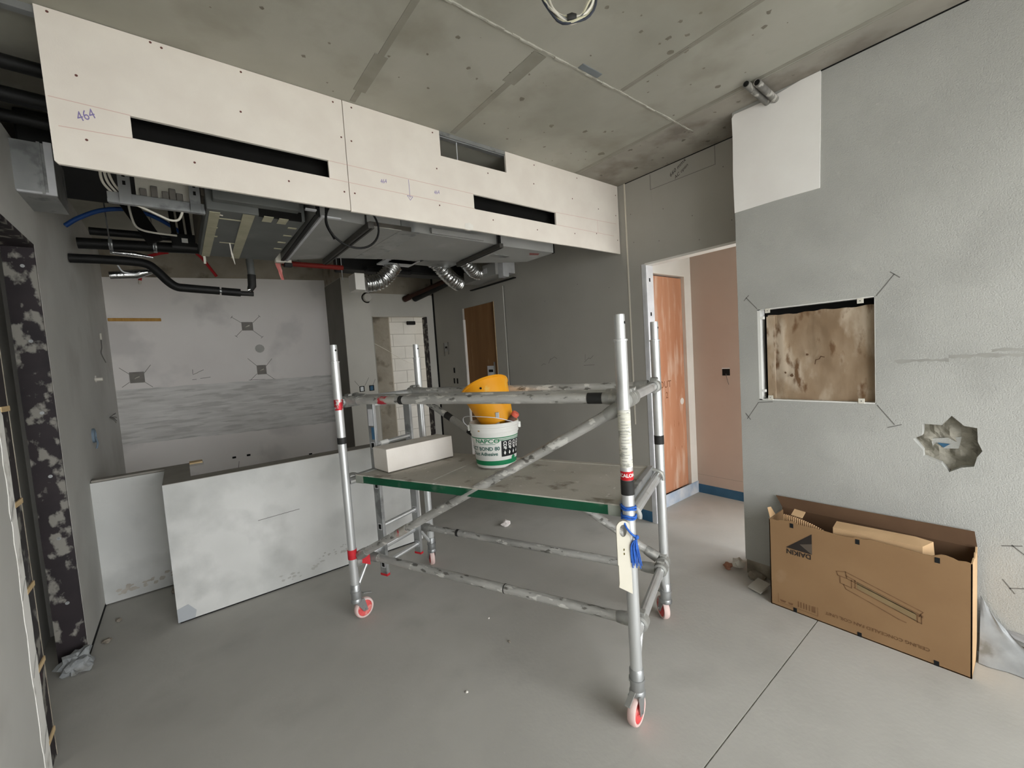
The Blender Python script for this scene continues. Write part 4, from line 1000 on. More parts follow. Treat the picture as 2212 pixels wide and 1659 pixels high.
# corrugated inner lining and folded inner flap
zz = MB(); NS = 60
va = []; vb = []
for k in range(NS + 1):
    f = k / NS; y = .96 - .30 * f; x = 2.735 + .004 * (1 if k % 2 else -1)
    z = .572 - .10 * f * f - .005
    va.append((x, y, z)); vb.append((x, y, .50))
zz.add(va + vb, [(k, k + 1, NS + 2 + k, NS + 1 + k) for k in range(NS)])
ct.part('corrugated_liner', zz, M_cardl)
ct.part('liner_flap', MB().obox((2.78, .90, .572), (0, 1, .1), (.9, 0, .3), (-.3, 0, .9), .028, .03, .002), M_cardl)
ct.part('inner_flap', MB().add([(2.73, .72, .555), (2.735, .365, .558), (2.735, .365, .50), (2.73, .72, .50), (2.80, .40, .578), (2.80, .72, .57), (2.795, .335, .572), (2.795, .33, .50)], [(0, 1, 2, 3), (0, 5, 4, 1), (1, 6, 7, 2), (1, 4, 6)]), M_cardl)
for (y, z) in ((.911, .519), (.608, .517), (.311, .521), (.902, .014), (.604, .011), (.314, .012)):
    ct.part('staple_mark', MB().box(cx0 - .0012, cx0 + .001, y - .009, y + .009, z - .013, z + .013), M_lblack)
def cpt(y, z, l=.0010): return (cx0 - l, y, z)
ct.part('logo_triangle', MB().add([cpt(.812, .497), (cpt(.812, .378)), cpt(.942, .381)], [(0, 1, 2)]), M_ink)
ct.part('logo_triangle', MB().add([cpt(.812, .440, .0014), cpt(.812, .378, .0014), cpt(.872, .420, .0014)], [(0, 1, 2)]), mat('grey_ink', (92, 82, 72), None, 3, .9))
tx = MB(); put_text(tx, 'DAIKIN', .038, (cx0, .879, .362), (0, 1, 0), (0, 0, -1), .001, bold=.0012, sx=.98)
ct.part('lettering', tx, M_ink)
tx = MB(); put_text(tx, 'CEILING CONCEALED FAN COIL UNIT', .0235, (cx0, .545, .066), (0, 1, 0), (0, 0, -1), .001, bold=.0003, sx=1.03)
ct.part('lettering', tx, mat('worn_ink', (92, 66, 44), (112, 82, 54), 40, .9))
# line drawing of the unit
ld = MB()
def cl(*p, wdt=.004): ld.stroke([(cx0, a, b) for a, b in p], NX, wdt, .001)
cl((.70, .325), (.66, .335), (.36, .245), (.375, .215)); cl((.66, .335), (.655, .30), (.36, .218)); cl((.70, .325), (.695, .305), (.655, .30))
cl((.685, .30), (.685, .265), (.635, .255), (.635, .300)); cl((.66, .315), (.62, .303), (.62, .262)); cl((.625, .30), (.36, .225)); cl((.625, .262), (.365, .185), (.365, .225)); cl((.38, .22), (.38, .185)); cl((.67, .262), (.66, .24), (.55, .205), (.45, .17), (.42, .165))
ct.part('line_drawing', ld, M_inkf)
ct.part('drawn_grille', MB().add([cpt(.612, .296), cpt(.385, .228), cpt(.385, .190), cpt(.612, .262)], [(0, 1, 2, 3)]), M_olive)
ic = MB()
for k, (y, w_) in enumerate(((.965, .018), (.925, .014), (.885, .003), (.872, .003), (.858, .003), (.845, .003), (.83, .003), (.81, .009))):
    ic.add([cpt(y - w_, .048), cpt(y + w_, .048), cpt(y + w_ * .6, .036), cpt(y - w_ * .6, .036)] if k < 2 else [cpt(y - w_, .04), cpt(y + w_, .04), cpt(y + w_, .075), cpt(y - w_, .075)], [(0, 1, 2, 3)])
ic.stroke([(cx0, .99, .08), (cx0, .99, .028), (cx0, .79, .028), (cx0, .79, .08)], NX, .002)
ct.part('handling_symbols', ic, M_inkf)
# debris around it
def crumple(c, r, seed, flat=.6, n=3):
    mb = MB(); bm = bmesh.new(); bmesh.ops.create_icosphere(bm, subdivisions=n, radius=1)
    rn = Vector((seed * 3.1, seed * 1.7, 0))
    vs2 = []
    for v in bm.verts:
        d = v.co * (.75 + .55 * mnoise.noise(v.co * 1.6 + rn) + .25 * mnoise.noise(v.co * 4 + rn))
        vs2.append((c[0] + d.x * r, c[1] + d.y * r, max(.0005, c[2] + d.z * r * flat)))
    fs = [tuple(x.index for x in f.verts) for f in bm.faces]; bm.free()
    return mb.add(vs2, fs)
solo('torn_paper', crumple((2.985, 1.345, .04), .055, 2, .8, 2), mat('white_scrap', (206, 202, 192), None, 3, .9), 'crumpled white paper scrap on floor at grey wall corner', 'paper')
solo('rubble_lump', crumple((2.93, 1.395, .02), .036, 5, .8, 2), mat('brick_lump', (122, 84, 66), (138, 98, 78), 9, .95), 'small brown brick lump on floor near grey wall corner', 'rubble')
solo('mortar_debris', crumple((2.93, 1.20, .018), .07, 6, .5, 2), M_rubble, 'heap of grey mortar debris between carton and wall corner', 'rubble')
solo('board_offcut', MB().obox((2.80, 1.135, .03), (.3, 1, 0), (1, -.3, .35), (0, .1, 1), .045, .05, .005), mat('dull_board', (168, 164, 154), None, 3, .9), 'small grey board offcut leaning by the carton side', 'offcut', bevel=.001)
fl = MB(); rnd = random.Random(8)
fv = []; ffc = []
for i in range(9):
    for j in range(7):
        y = .195 - .26 * i / 8; z = .30 - .30 * j / 6
        y2 = .19 - (.05 + .20 * (j / 6)) * i / 8
        fv.append((2.95 - .09 * (j / 6) ** 1.5 + .018 * mnoise.noise(Vector((i * .5, j * .6, 1))), y2, max(.004, z * (1 - .35 * i / 8)) + .008 * mnoise.noise(Vector((i, j, 3)))))
for i in range(8):
    for j in range(6):
        a = i * 7 + j; ffc.append((a, a + 1, a + 8, a + 7))
solo('plastic_sheet', MB().add(fv, ffc), M_film, 'crumpled clear plastic sheet lying against wall right of carton', 'plastic sheet', smooth=70)
solo('board_strip', MB().add([(2.955, .15, .165), (2.955, -.12, .14), (2.945, -.12, .09), (2.945, .15, .15), (2.962, .15, .165), (2.962, -.12, .14), (2.962, -.12, .09), (2.962, .15, .15)], [(0, 1, 2, 3), (7, 6, 5, 4), (0, 4, 5, 1), (1, 5, 6, 2), (2, 6, 7, 3), (3, 7, 4, 0)]), mat('slate_grey', (142, 142, 142), None, 4, .9), 'dark grey strip at foot of wall beyond the plastic sheet', 'strip')

# floor litter
solo('paper_scrap', crumple((2.317, 3.19, .02), .05, 9, .8, 2), mat('pink_lined_paper', (226, 218, 214), (236, 230, 226), 9, .9, c3=(196, 130, 140), s3=30, t3=.66, w3=.02), 'crumpled white paper scrap on floor under the platform', 'paper')
for i, (x, y, r, lab) in enumerate(((1.32, 1.86, .012, 'dark pebble on the floor in front of the tower'), (1.36, 2.12, .008, 'pale crumb of plaster on floor under near brace'), (.95, 1.72, .009, 'pale plaster crumb on open floor before the tower'))):
    solo('plaster_crumb', crumple((x, y, r * .5), r, 12 + i, .7, 1), M_rubble if i == 0 else M_whitep, lab, 'crumb')
solo('plastic_bag', crumple((-.60, 3.355, .05), .09, 4, .95, 3), M_film, 'crumpled clear plastic film at foot of black door frame', 'plastic bag')
for i, (x, y, r, lab) in enumerate(((-.50, 3.60, .03, 'pale mortar crumb by foot of left wall'), (-.47, 3.86, .02, 'small mortar crumb beside left wall base'), (-.16, 4.05, .045, 'dark rubble lump in corner behind half wall'))):
    solo('mortar_crumb', crumple((x, y, r * .35), r, 30 + i, .6, 2), M_rubble, lab, 'rubble')

# ------------------------------------------------------------------ left wall fittings
NXp = (1, 0, 0)
t = Thing('dangling_wire', 'thin dark wire hanging from white sleeve on left wall', 'wire', (XL, 5.45, 1.9))
t.part('sleeve', MB().tube([(XL + .012, 5.62, 2.08), (XL + .012, 5.60, 2.02)], .008, 8), M_cable)
t.part('wire', MB().tube(smooth_path([(XL + .012, 5.60, 2.02), (XL + .02, 5.50, 1.94), (XL + .02, 5.42, 1.88), (XL + .03, 5.55, 1.80)]), .004, 6), M_pencil)
t = Thing('water_outlet', 'small white pipe outlet on the left wall', 'pipe', (XL, 5.02, 1.62))
t.part('stub', MB().tube([(XL, 5.02, 1.64), (XL + .05, 5.02, 1.64)], .014, 12), M_cable)
t.part('escutcheon', MB().lathe([(0, 0), (.03, 0), (.026, .006), (0, .006)], (XL, 5.06, 1.645), NXp, 14), M_whitep)
t = Thing('drain_socket', 'blue-grey drain socket sunk in the left wall', 'pipe', (XL, 4.56, 1.2))
t.part('ring', MB().lathe([(.035, .0), (.055, .0), (.055, .015), (.042, .018), (.035, .0)], (XL, 4.56, 1.205), NXp, 20), mat('steel_blue', (112, 128, 142), None, 4, .6), 40)
t.part('bore', MB().lathe([(0, .002), (.04, .002)], (XL, 4.56, 1.205), NXp, 20), M_boxg)
t.part('wire_tail', MB().tube(smooth_path([(XL + .02, 4.53, 1.19), (XL + .03, 4.50, 1.15), (XL + .02, 4.50, 1.11)]), .006, 6), mat('steel_blue', (112, 128, 142)))
t = Thing('cable_tuft', 'tuft of wires poking from corner of left wall', 'wire', (XL, 5.6, 1.3))
for k in range(6):
    a = k * 1.1
    t.part('wire', MB().tube(smooth_path([(XL + .002, 5.62, 1.27), (XL + .03, 5.62 + .03 * math.cos(a), 1.27 + .03 * math.sin(a)), (XL + .045, 5.62 + .06 * math.cos(a), 1.26 + .05 * math.sin(a))], 4), .004, 5), M_pencil)

# ------------------------------------------------------------------ services over the kitchen
# galvanised duct stub through the left wall
t = Thing('duct_stub', 'short galvanised duct box coming through top of left wall', 'duct', (-.50, 3.4, 2.61))
t.part('body', MB().box(-.60, -.423, 3.25, 3.60, 2.61, 2.866), M_galv)
t.part('flange', MB().box(-.445, -.415, 3.235, 3.25, 2.60, 2.87), M_galvw)
t.part('flange', MB().box(-.47, -.458, 3.24, 3.25, 2.605, 2.868), M_galv)
t.part('lower_lip', MB().box(-.56, -.42, 3.245, 3.262, 2.604, 2.614), M_galvw)
# dark pipes in the void at top left
for i, (y, z, r) in enumerate(((2.75, 3.02, .03), (2.95, 2.97, .035), (3.15, 2.955, .03))):
    solo('insulated_pipe', MB().tube([(-1.4, y, z), (.1, y + .1, z)], r, 12), M_black, ['upper black insulated pipe in the void left of bulkhead', 'middle black insulated pipe in the void left of bulkhead', 'lowest black insulated pipe in the void left of bulkhead'][i], 'pipe', smooth=50)

t = Thing('void_darkening_box', 'black box added under the slab to darken the void', 'duct', (-.2, 3.7, 2.93))  # black bodies added to darken the ceiling void; only the drop is real
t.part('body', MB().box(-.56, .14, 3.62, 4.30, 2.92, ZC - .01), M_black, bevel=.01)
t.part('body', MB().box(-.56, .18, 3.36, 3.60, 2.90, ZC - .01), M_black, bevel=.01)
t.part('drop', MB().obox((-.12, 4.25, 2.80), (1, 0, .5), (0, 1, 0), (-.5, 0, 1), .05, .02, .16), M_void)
# terminal tray
t = Thing('terminal_tray', 'grey slotted steel tray of electrical terminals hung behind bulkhead', 'cable tray', (0, 2.93, 2.50))
t.part('rail', MB().box(-.20, .195, 2.90, 2.94, 2.505, 2.555), M_galv, bevel=.003)
t.part('rail_lip', MB().box(-.20, .195, 2.893, 2.90, 2.50, 2.515), M_galv)
for x in (-.13, .155):
    up = t.part('slotted_hanger', MB().box(x - .024, x + .024, 2.885, 2.894, 2.497, 2.83), M_galv, bevel=.001)
    for z in (2.60, 2.64, 2.68):
        t.part('slot', MB().box(x - .006, x + .006, 2.8835, 2.886, z - .010, z + .010), M_void, parent=up)
for k, x in enumerate((-.06, -.015, .03, .06, .09)):
    t.part('terminal', MB().box(x - .014, x + .014, 2.92, 2.97, 2.55, 2.60 + .02 * (k % 2)), M_boxg, bevel=.003)
t.part('terminal_strip', MB().box(-.09, .14, 2.95, 2.99, 2.545, 2.66), M_cable)
for k in range(3):
    t.part('cable', MB().tube(smooth_path([(-.20 + .012 * k, 2.93, 2.75), (-.215 + .015 * k, 2.92, 2.66), (-.21 + .02 * k, 2.92, 2.60), (-.18 + .02 * k, 2.925, 2.555)]), .006, 7), M_cable)
solo('white_cable', MB().tube(smooth_path([(-.10, 2.925, 2.512), (-.05, 2.94, 2.495), (.0, 2.95, 2.475), (.04, 2.96, 2.462), (.075, 2.96, 2.47), (.098, 2.935, 2.512)]), .006, 8), M_cable, 'white cable looping below the terminal tray', 'cable', smooth=60)
solo('white_cable', MB().tube(smooth_path([(-.168, 3.9, 2.918), (-.165, 3.9, 2.80), (-.15, 3.9, 2.69), (-.12, 3.9, 2.65), (-.05, 3.9, 2.635), (.08, 3.9, 2.63)]), .007, 8), M_cable, 'white cable running straight behind the terminal tray', 'cable', smooth=60)
solo('blue_conduit', MB().tube(smooth_path([(-.56, 4.5, 2.78), (-.48, 4.5, 2.85), (-.35, 4.5, 2.925), (-.2, 4.5, 2.955), (-.05, 4.5, 2.925), (.09, 4.5, 2.84), (.16, 4.5, 2.76)]), .016, 12), M_bluec, 'blue flexible conduit arching over the black pipes', 'conduit', smooth=60)
# black insulated pipes
t = Thing('refrigerant_pipes', 'pair of black lagged pipes running into fan unit', 'pipe', (-.1, 4.62, 2.64))
t.part('pipe', MB().tube([(-.52, 4.62, 2.69), (.30, 4.62, 2.725)], .042, 16), M_black, 50)
t.part('pipe', MB().tube([(-.45, 4.66, 2.80), (.30, 4.66, 2.815)], .03, 16), M_black, 50)
for (x, z) in ((-.33, 2.65), (-.06, 2.66)):
    t.part('hanger_rod', MB().tube([(x, 4.56, z), (x - .01, 4.56, ZC)], .005, 6), M_galv)
    t.part('hanger_strap', MB().lathe([(.048, -.012), (.048, .012)], (x, 4.62, 2.698 + (x + .33) * .04), (1, 0, 0), 18), M_galv)
t.part('foil_wrap', MB().tube([(-.34, 4.60, 2.635), (-.20, 4.60, 2.630), (-.08, 4.60, 2.615)], .02, 10, radii=[.016, .022, .008]), M_foil, 50)
for k, x in enumerate((.075, .125, .175)):
    t2 = Thing('riser_pipe', ['leftmost of three black vertical pipes under slab', 'middle one of three black vertical pipes under slab', 'rightmost of three black vertical pipes under slab'][k], 'pipe', (x, 4.4, 2.72))
    t2.part('lagging', MB().tube([(x, 4.4, 2.74), (x - .015, 4.4, ZC)], .018, 12), M_black, 50)
t = Thing('junction_box', 'black junction box with white sticker under the riser pipes', 'junction box', (.13, 4.38, 2.66))
t.part('box', MB().box(.05, .215, 4.34, 4.42, 2.665, 2.765), M_black, bevel=.004)
t.part('sticker', MB().box(.115, .155, 4.337, 4.34, 2.695, 2.73), M_lwhite)
# condensate pipe
t = Thing('condensate_pipe', 'thick black lagged drain pipe bending down across kitchen wall', 'pipe', (.1, 4.5, 2.33))
t.part('lagging', MB().tube(smooth_path([(-.56, 4.5, 2.545), (-.40, 4.5, 2.55), (-.22, 4.5, 2.55), (-.12, 4.5, 2.535), (-.06, 4.5, 2.48), (.0, 4.5, 2.405), (.05, 4.5, 2.366), (.12, 4.5, 2.357), (.345, 4.5, 2.345)], 7), .034, 16), M_black, 60)
t.part('lagging', MB().tube([(.36, 4.5, 2.342), (.50, 4.5, 2.335)], .034, 16), M_black, 60)
t.part('lagging', MB().tube([(.50, 4.5, 2.330), (.60, 4.5, 2.328)], .022, 16), M_tapek, 60)
t.part('pipe_gap', MB().tube([(.33, 4.5, 2.345), (.37, 4.5, 2.342)], .018, 12), M_galv, 60)
t.part('riser', MB().tube([(.575, 4.5, 2.36), (.595, 4.5, 2.40), (.60, 4.5, 2.50)], .034, 14, radii=[.024, .034, .034]), M_tapek, 50)
t.part('riser_end', MB().tube([(.60, 4.5, 2.49), (.595, 4.5, 2.64)], .030, 14), M_fcu, 50)
t.part('hose_clip', MB().lathe([(0, -.012), (.014, -.010), (.014, .010), (0, .012)], (.565, 4.48, 2.362), (1, 0, .5), 10), M_foil, 40)
t = Thing('cable_bundle', 'silver wrapped cable bundle hooked under the black pipe', 'cable', (-.3, 4.55, 2.42))
t.part('hook', MB().tube(smooth_path([(-.30, 4.53, 2.52), (-.27, 4.53, 2.47), (-.20, 4.53, 2.46), (-.17, 4.53, 2.475)]), .006, 7), M_galvw, 60)
t.part('foil_wrap', MB().tube([(-.36, 4.60, 2.45), (-.2, 4.60, 2.47), (-.10, 4.60, 2.50)], .035, 10, radii=[.03, .038, .02]), M_foil, 50)
# red conduits on the beam
solo('red_conduit', MB().tube(smooth_path([(-.15, 6.2, 2.98), (-.05, 6.25, 3.03), (.03, 6.25, 3.05)]), .016, 10), M_redc, 'short curved red conduit at left on concrete beam', 'conduit', smooth=60)
solo('red_conduit', MB().tube(smooth_path([(.22, 6.0, 3.06), (.33, 6.1, 2.98), (.46, 6.2, 2.80)]), .016, 10), M_redc, 'sloping red conduit beside the fan unit on concrete beam', 'conduit', smooth=60)
t = Thing('red_stub', 'red conduit stub with white tip hanging below beam at left', 'conduit', (-.24, 6.1, 2.65))
t.part('sleeve', MB().tube(smooth_path([(-.20, YB, 2.80), (-.215, 6.16, 2.79), (-.225, 6.1, 2.76), (-.24, 6.1, 2.69)]), .016, 10), M_redc)
t.part('tip', MB().tube([(-.24, 6.1, 2.69), (-.243, 6.1, 2.655)], .015, 10), M_cable)
# fan coil unit wrapped in tape
t = Thing('fan_coil_unit', 'grey ceiling fan coil unit patched with masking tape', 'air conditioner', (.44, 3.4, 2.52))
t.part('casing', MB().box(.20, .70, 2.86, 3.97, 2.52, 2.86), M_fcu, bevel=.006)
t.part('front_panel', MB().box(.23, .66, 2.80, 2.86, 2.56, 2.85), M_fcu, bevel=.004)
t.part('tape_strip', MB().box(.215, .265, 2.90, 3.98, 2.5165, 2.52), M_mask)
t.part('tape_strip', MB().add([(.37, 2.86, 2.516), (.43, 2.86, 2.516), (.455, 3.97, 2.516), (.40, 3.97, 2.516)], [(0, 1, 2, 3)]), M_mask)
t.part('tape_strip', MB().box(.265, .38, 2.995, 3.01, 2.5165, 2.519), M_mask)
t.part('tape_strip', MB().box(.30, .42, 3.53, 3.545, 2.5165, 2.519), M_mask)
for (x, y) in ((.50, 2.90), (.58, 2.905)):
    t.part('tape_tab', MB().box(x - .025, x + .025, y - .05, y + .05, 2.515, 2.5185), M_mask)
for (x, y) in ((.66, 3.02), (.665, 3.2), (.66, 3.38), (.665, 3.56), (.25, 3.2), (.26, 3.4)):
    t.part('tape_tab', MB().box(x - .03, x + .02, y - .012, y + .012, 2.516, 2.5185), M_mask)
t.part('gap', MB().box(.45, .68, 2.857, 2.875, 2.518, 2.57), M_void)
t.part('tape_curl', MB().add([(.24, 2.93, 2.516), (.28, 2.95, 2.516), (.285, 2.90, 2.535), (.245, 2.88, 2.54)], [(0, 1, 2, 3)]), M_cable)
t.part('tape_tail', MB().add([(.355, 3.53, 2.517), (.363, 3.53, 2.517), (.368, 3.52, 2.44), (.360, 3.52, 2.44)], [(0, 1, 2, 3)]).add([(.358, 3.52, 2.445), (.370, 3.52, 2.445), (.378, 3.515, 2.37), (.374, 3.515, 2.37)], [(0, 1, 2, 3)]), M_cable)
t.part('tape_tail', MB().box(.225, .240, 3.975, 3.985, 2.46, 2.52), M_cable)
t.part('side_strip', MB().box(.185, .20, 2.9, 3.95, 2.60, 2.80), mat('brownish_side', (92, 86, 76), None, 3, .8))
for x in (.23, .67):
    for y in (2.95, 3.85):
        t.part('hanger_rod', MB().tube([(x, y, 2.85), (x, y, ZC)], .005, 6), M_galv)
# air duct run
t = Thing('air_duct', 'long galvanised rectangular air duct behind the bulkhead', 'duct', (1.7, 3.1, 2.51))
def duct_part(name, fp2, z0, z1, m, **k): return t.part(name, MB().slab(fp2, [], 'Z', z0, z1), m, **k)
duct_part('duct_section', [(.72, 2.70), (1.03, 2.74), (1.03, 3.70), (.74, 3.90)], 2.512, 2.80, M_duct)
duct_part('duct_section', [(1.045, 2.745), (2.105, 2.765), (2.135, 3.37), (1.045, 3.69)], 2.515, 2.80, M_duct)
duct_part('duct_section', [(2.125, 2.74), (2.71, 2.73), (2.71, 3.10), (2.60, 3.17), (2.15, 3.38)], 2.50, 2.79, M_duct)
t.part('flange_seal', MB().obox((.735, 3.28, 2.508), (.02, 1, 0), (1, -.02, 0), (0, 0, 1), .60, .012, .004), M_black)
t.part('flange_seal', MB().box(.722, .74, 2.675, 2.70, 2.505, 2.80), M_black)
t.part('flange', MB().obox((.765, 3.28, 2.509), (.02, 1, 0), (1, -.02, 0), (0, 0, 1), .60, .008, .006), M_galvw)
t.part('flange', MB().box(.75, .86, 2.675, 2.70, 2.504, 2.512), M_galvw)
t.part('flange', MB().box(.66, .72, 2.665, 2.69, 2.53, 2.538), M_galvw)
t.part('support_strut', MB().box(1.018, 1.058, 2.66, 3.74, 2.470, 2.510), mat('dark_channel', (70, 68, 64), (84, 82, 78), 5, .6, metal=.3), bevel=.003)
t.part('strut_slot', MB().box(1.034, 1.042, 2.66, 3.74, 2.4685, 2.471), M_void)
t.part('support_strut', MB().obox((2.118, 3.06, 2.490), (.04, 1, 0), (1, -.04, 0), (0, 0, 1), .36, .018, .018), mat('dark_channel', (70, 68, 64)), bevel=.003)
t.part('strut_slot', MB().obox((2.118, 3.06, 2.4715), (.04, 1, 0), (1, -.04, 0), (0, 0, 1), .36, .004, .001), M_void)
t.part('corner_seam', MB().box(2.106, 2.126, 2.735, 2.745, 2.49, 2.80), M_void)
t.part('foil_tape', MB().box(1.06, 1.35, 2.738, 2.75, 2.512, 2.54), M_foil)
t.part('foil_tape', MB().slab([(1.28, 2.744), (1.42, 2.746), (1.42, 3.58), (1.24, 3.63)], [], 'Z', 2.5135, 2.5155), M_galv)
t.part('foil_tape', MB().box(1.28, 1.38, 2.74, 2.748, 2.512, 2.70), M_galv)
t.part('angle_rail', MB().box(1.50, 1.95, 2.735, 2.76, 2.54, 2.552), M_galv)
t.part('angle_rail', MB().box(1.50, 1.95, 2.72, 2.735, 2.515, 2.552), M_duct)
t.part('duct_end_seal', MB().box(2.705, 2.715, 2.725, 2.75, 2.497, 2.79), M_void)
t.part('red_sticker', MB().add([(2.50, 2.82, 2.4985), (2.60, 2.80, 2.4985), (2.63, 2.85, 2.4985), (2.55, 2.88, 2.4985)], [(0, 1, 2, 3)]), mat('faded_red', (146, 92, 88), None, 3, .9))
t.part('foil_patch', MB().box(2.23, 2.40, 2.98, 3.06, 2.497, 2.4995), M_galv)
t.part('scratch_mark', MB().add([(1.60, 3.02, 2.5135), (1.68, 3.05, 2.5135), (1.66, 3.0, 2.5135), (1.58, 2.99, 2.5135)], [(0, 1, 2, 3)]), M_stain)
for (x, y) in ((1.2, 3.0), (2.0, 3.0), (2.5, 2.9)):
    t.part('hanger_rod', MB().tube([(x, y, 2.78), (x, y, ZC)], .005, 6), M_galv)
# black cable loop
lo = []
for k in range(40):
    a = 2 * math.pi * k / 40
    lo.append(Vector((.905 + .155 * math.cos(a), 2.60 + .02 * math.sin(a), 2.462 + .148 * math.sin(a))))
t = Thing('cable_loop', 'black cable coiled in a loop hanging below the bulkhead', 'cable', (.905, 2.60, 2.31))
t.part('loop', MB().tube(lo, .0065, 8, closed=True), M_black, 60)
t.part('tail', MB().tube(smooth_path([(.752, 2.60, 2.50), (.76, 2.605, 2.58), (.78, 2.61, 2.70), (.80, 2.61, ZC)]), .0065, 8), M_black, 60)
t.part('tail', MB().tube(smooth_path([(.79, 2.61, 2.36), (.752, 2.615, 2.45), (.77, 2.62, 2.56), (.79, 2.62, 2.70)]), .0065, 8), M_black, 60)
# drain pan parts below the fan unit
t = Thing('pump_fitting', 'white plastic drain fitting under corner of fan unit', 'fitting', (.83, 4.0, 2.48))
t.part('body', MB().box(.70, .82, 3.90, 3.96, 2.50, 2.60), M_cable, bevel=.006)
t.part('base', MB().box(.765, .825, 3.90, 3.96, 2.47, 2.50), M_black, bevel=.004)
rg = MB()
gv = []; 
for i in range(10):
    for j in range(4):
        gv.append((.685 + .006 * i + (.016 - .001 * i) * j + .006 * mnoise.noise(Vector((i * .6, j, 2))), 3.965 + .02 * mnoise.noise(Vector((i * .5, j * 2., 7))), 2.60 - .026 * i))
rg.add(gv, [(i * 4 + j, i * 4 + j + 1, i * 4 + j + 5, i * 4 + j + 4) for i in range(9) for j in range(3)])
solo('plastic_rag', rg, M_rag, 'strip of pink plastic dangling from fan unit corner', 'rag', smooth=70)
t = Thing('sprinkler_pipe', 'dark red sprinkler pipe crossing behind the ducts', 'pipe', (1.1, 4.5, 2.6))
t.part('pipe', MB().tube([(.86, 4.5, 2.628), (1.42, 4.5, 2.628)], .024, 14), M_redp, 50)
for x in (1.0, 1.36):
    t.part('hanger_rod', MB().tube([(x, 4.5, 2.64), (x, 4.5, ZC)], .005, 6), M_galv)
# deeper services: black trunking, hangers and flexible ducts
t = Thing('black_trunking', 'black lagged trunking running across rear of ceiling void', 'trunking', (2.1, 4.9, 2.78))
t.part('trunk', MB().box(1.50, XD - .02, 4.85, 5.1, 2.70, 2.86), M_black, bevel=.02)
t.part('trunk', MB().box(1.75, 2.30, 4.72, 4.82, 2.66, 2.72), M_black, bevel=.02)
for x in (1.50, 1.98):
    t.part('hanger_rod', MB().tube([(x, 4.80, 2.56 if x < 1.6 else 2.72), (x, 4.80, ZC)], .005, 6), M_galvw)
t = Thing('exhaust_duct', 'silver flexible duct with white collar at left rear', 'duct', (1.75, 4.5, 2.42))
def flex(path, r, n=26, seed=0):
    pth = smooth_path(path, n); rr = [r * (1 + .07 * math.sin(i * 1.25) + .03 * mnoise.noise(Vector((i * .7, seed, 0)))) for i in range(len(pth))]
    mb = MB().tube(pth, r, 22, radii=rr); 
    mb.v = [tuple(Vector(v) + Vector((mnoise.noise(Vector(v) * 30), mnoise.noise(Vector(v) * 31 + Vector((5, 0, 0))), mnoise.noise(Vector(v) * 29 + Vector((0, 7, 0))))) * .006) for v in mb.v]
    return mb
t.part('flexible_hose', flex([(1.98, 4.5, 2.70), (1.90, 4.5, 2.60), (1.78, 4.5, 2.505), (1.63, 4.5, 2.475)], .085, 22, 1), M_foil, 50)
t.part('collar_box', MB().box(1.50, 1.60, 4.40, 4.60, 2.395, 2.565), M_whiteb, bevel=.004)
t.part('duct_plate', MB().box(1.80, 2.17, 4.25, 4.55, 2.70, 2.715), M_galvw)
t.part('plenum', MB().box(1.86, 2.14, 4.0, 4.4, 2.70, 2.82), M_galv)
t.part('hanger_rod', MB().tube([(2.0, 4.2, 2.81), (2.0, 4.2, ZC)], .005, 6), M_galv)
t = Thing('exhaust_duct', 'silver flexible duct drooping towards the brown panel wall', 'duct', (2.65, 4.5, 2.5))
t.part('flexible_hose', flex([(2.40, 4.45, 2.80), (2.52, 4.47, 2.74), (2.63, 4.5, 2.65), (2.76, 4.55, 2.585), (2.86, 4.6, 2.56)], .085, 18, 2), M_foil, 50)
t.part('plenum', MB().box(2.18, 2.62, 4.05, 4.40, 2.70, 2.80), M_galv)
t = Thing('exhaust_duct', 'silver flexible duct joining a grey box against side wall', 'duct', (3.1, 4.4, 2.6))
t.part('flexible_hose', flex([(2.75, 4.30, 2.80), (2.86, 4.34, 2.735), (2.97, 4.40, 2.69), (3.08, 4.42, 2.675)], .085, 18, 3), M_foil, 50)
t.part('rigid_duct', MB().box(3.06, XD - .01, 4.08, 4.78, 2.595, 2.745), M_duct, bevel=.004)
t.part('collar_box', MB().slab([(3.10, 2.555), (3.185, 2.555), (3.185, 2.60), (XD - .01, 2.60), (XD - .01, 2.745), (3.10, 2.745)], [], 'Y', 3.98, 4.08), M_galvw, bevel=.003)
t.part('sticker', MB().box(3.055, 3.061, 4.25, 4.32, 2.64, 2.70), M_galvw)
t.part('shadow_seal', MB().box(3.25, XD - .001, 3.98, 4.95, 2.545, 2.556), M_void)
t = Thing('waste_pipes', 'black waste pipes entering wall above the bathroom door', 'pipe', (3.0, 5.6, 2.6))
t.part('pipe', MB().tube([(3.215, 5.15, 2.78), (2.95, 6.05, 2.60)], .055, 16), M_black, 50)
t.part('pipe', MB().tube([(3.10, 5.15, 2.755), (2.82, 6.0, 2.60)], .03, 12), mat('rusty_pipe', (60, 36, 28), None, 4, .8), 50)
t.part('socket', MB().tube([(2.83, 5.98, 2.605), (2.80, 6.08, 2.585)], .045, 14), mat('rusty_pipe', (60, 36, 28)), 50)

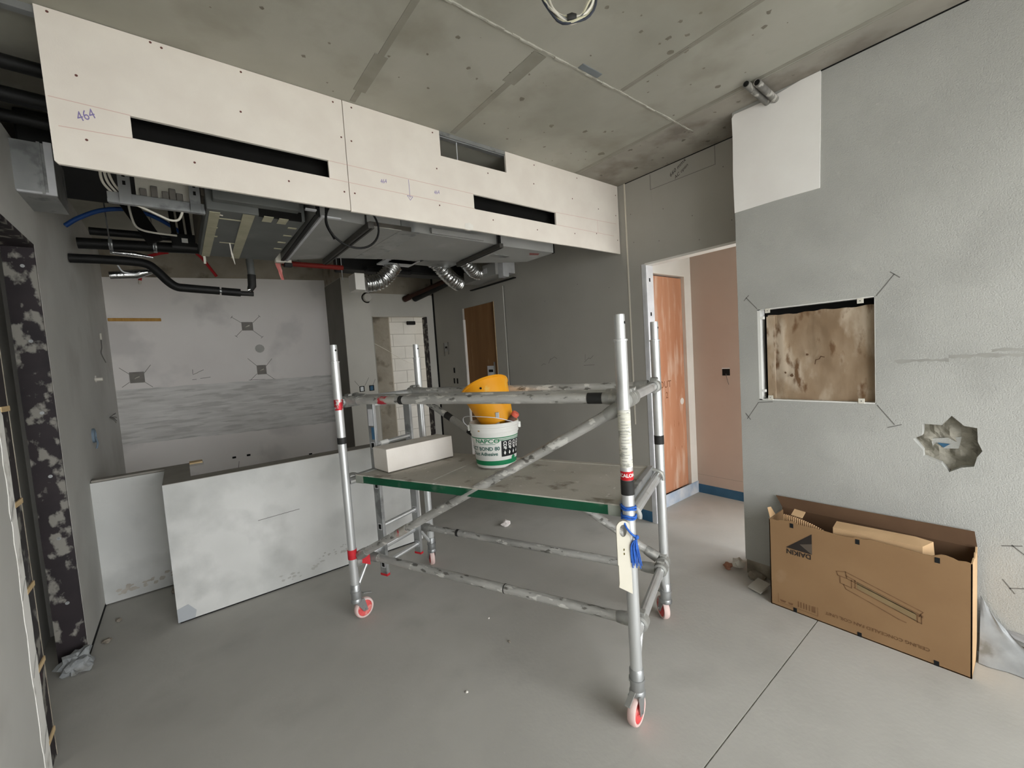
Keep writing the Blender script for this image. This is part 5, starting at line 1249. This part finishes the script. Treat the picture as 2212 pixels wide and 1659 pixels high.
# ------------------------------------------------------------------ ceiling bits in the main room
t = Thing('conduit_pair', 'pair of grey conduit ends projecting from wall under ceiling', 'conduit', (2.85, 1.045, 3.03))
for (y, z, x0) in ((1.075, 3.058, 2.67), (1.03, 3.052, 2.70)):
    c = t.part('conduit', MB().tube([(x0, y, z), (2.99, y + .0, z - .012)], .019, 16), mat('cement_smeared', (104, 102, 98), (132, 130, 124), 14, .8, c3=(176, 173, 166), s3=18, t3=.6, w3=.03), 50)
    t.part('bore', MB().lathe([(0, .0008), (.015, .0008)], (x0, y, z), (-1, 0, 0), 14), M_void, parent=c)
cc = Vector((1.205, 1.062, 2.880)); ca1 = Vector((.783, -.619, 0)); ca2 = Vector((.10, .13, 1)).normalized()
t = Thing('cable_coil', 'coil of pale electric cable hanging from the concrete ceiling', 'cable', tuple(cc - Vector((0, 0, .12))))
rnd = random.Random(2)
for k in range(6):
    r = .078 + .006 * k * .6; m_ = [M_cable, M_mask, M_galv, M_cable, M_mask, mat('dark_cable', (60, 64, 74), None, 4, .6)][k]
    pts = []
    for i in range(36):
        a = 2 * math.pi * i / 36
        pts.append(cc + ca1 * (r * math.cos(a)) + ca2 * (r * 1.35 * math.sin(a)) + Vector((.012 * mnoise.noise(Vector((k, i * .2, 0))), .012 * mnoise.noise(Vector((k + 9, i * .2, 0))), .004 * math.sin(i + k))))
    t.part('cable_turn', MB().tube(pts, .0045, 6, closed=True), m_, 60)
bt = cc - ca2 * .108
t.part('tie', MB().lathe([(.012, -.016), (.016, 0), (.012, .016)], bt, ca1, 10), M_tapek, 50)
t.part('cable_end', MB().tube(smooth_path([bt, bt + Vector((.02, -.016, -.008)), bt + Vector((.045, -.03, .002))]), .005, 6), M_tapek, 60)
t.part('cable_drop', MB().tube(smooth_path([cc + ca2 * .10, cc + ca2 * .13, Vector((1.15, 1.0, ZC))]), .008, 6), M_cable, 60)

# alike things share a group
GROUPS = {'riser_pipe': 'black riser pipes under the slab', 'insulated_pipe': 'black pipes in the void left of the bulkhead', 'exhaust_duct': 'silver flexible exhaust ducts',
          'red_conduit': 'red conduits on the concrete beam', 'white_cable': 'white cables by the terminal tray', 'mortar_crumb': 'mortar crumbs by the left wall',
          'plaster_crumb': 'crumbs on the open floor', 'grille_plenum': 'plenum boxes behind the bulkhead slots', 'wall_bracket': 'steel brackets beside the brown panel'}
for o in scene.objects:
    b_ = o.name.split('.')[0]
    if o.parent is None and b_ in GROUPS and 'group' not in o:
        o['group'] = GROUPS[b_]
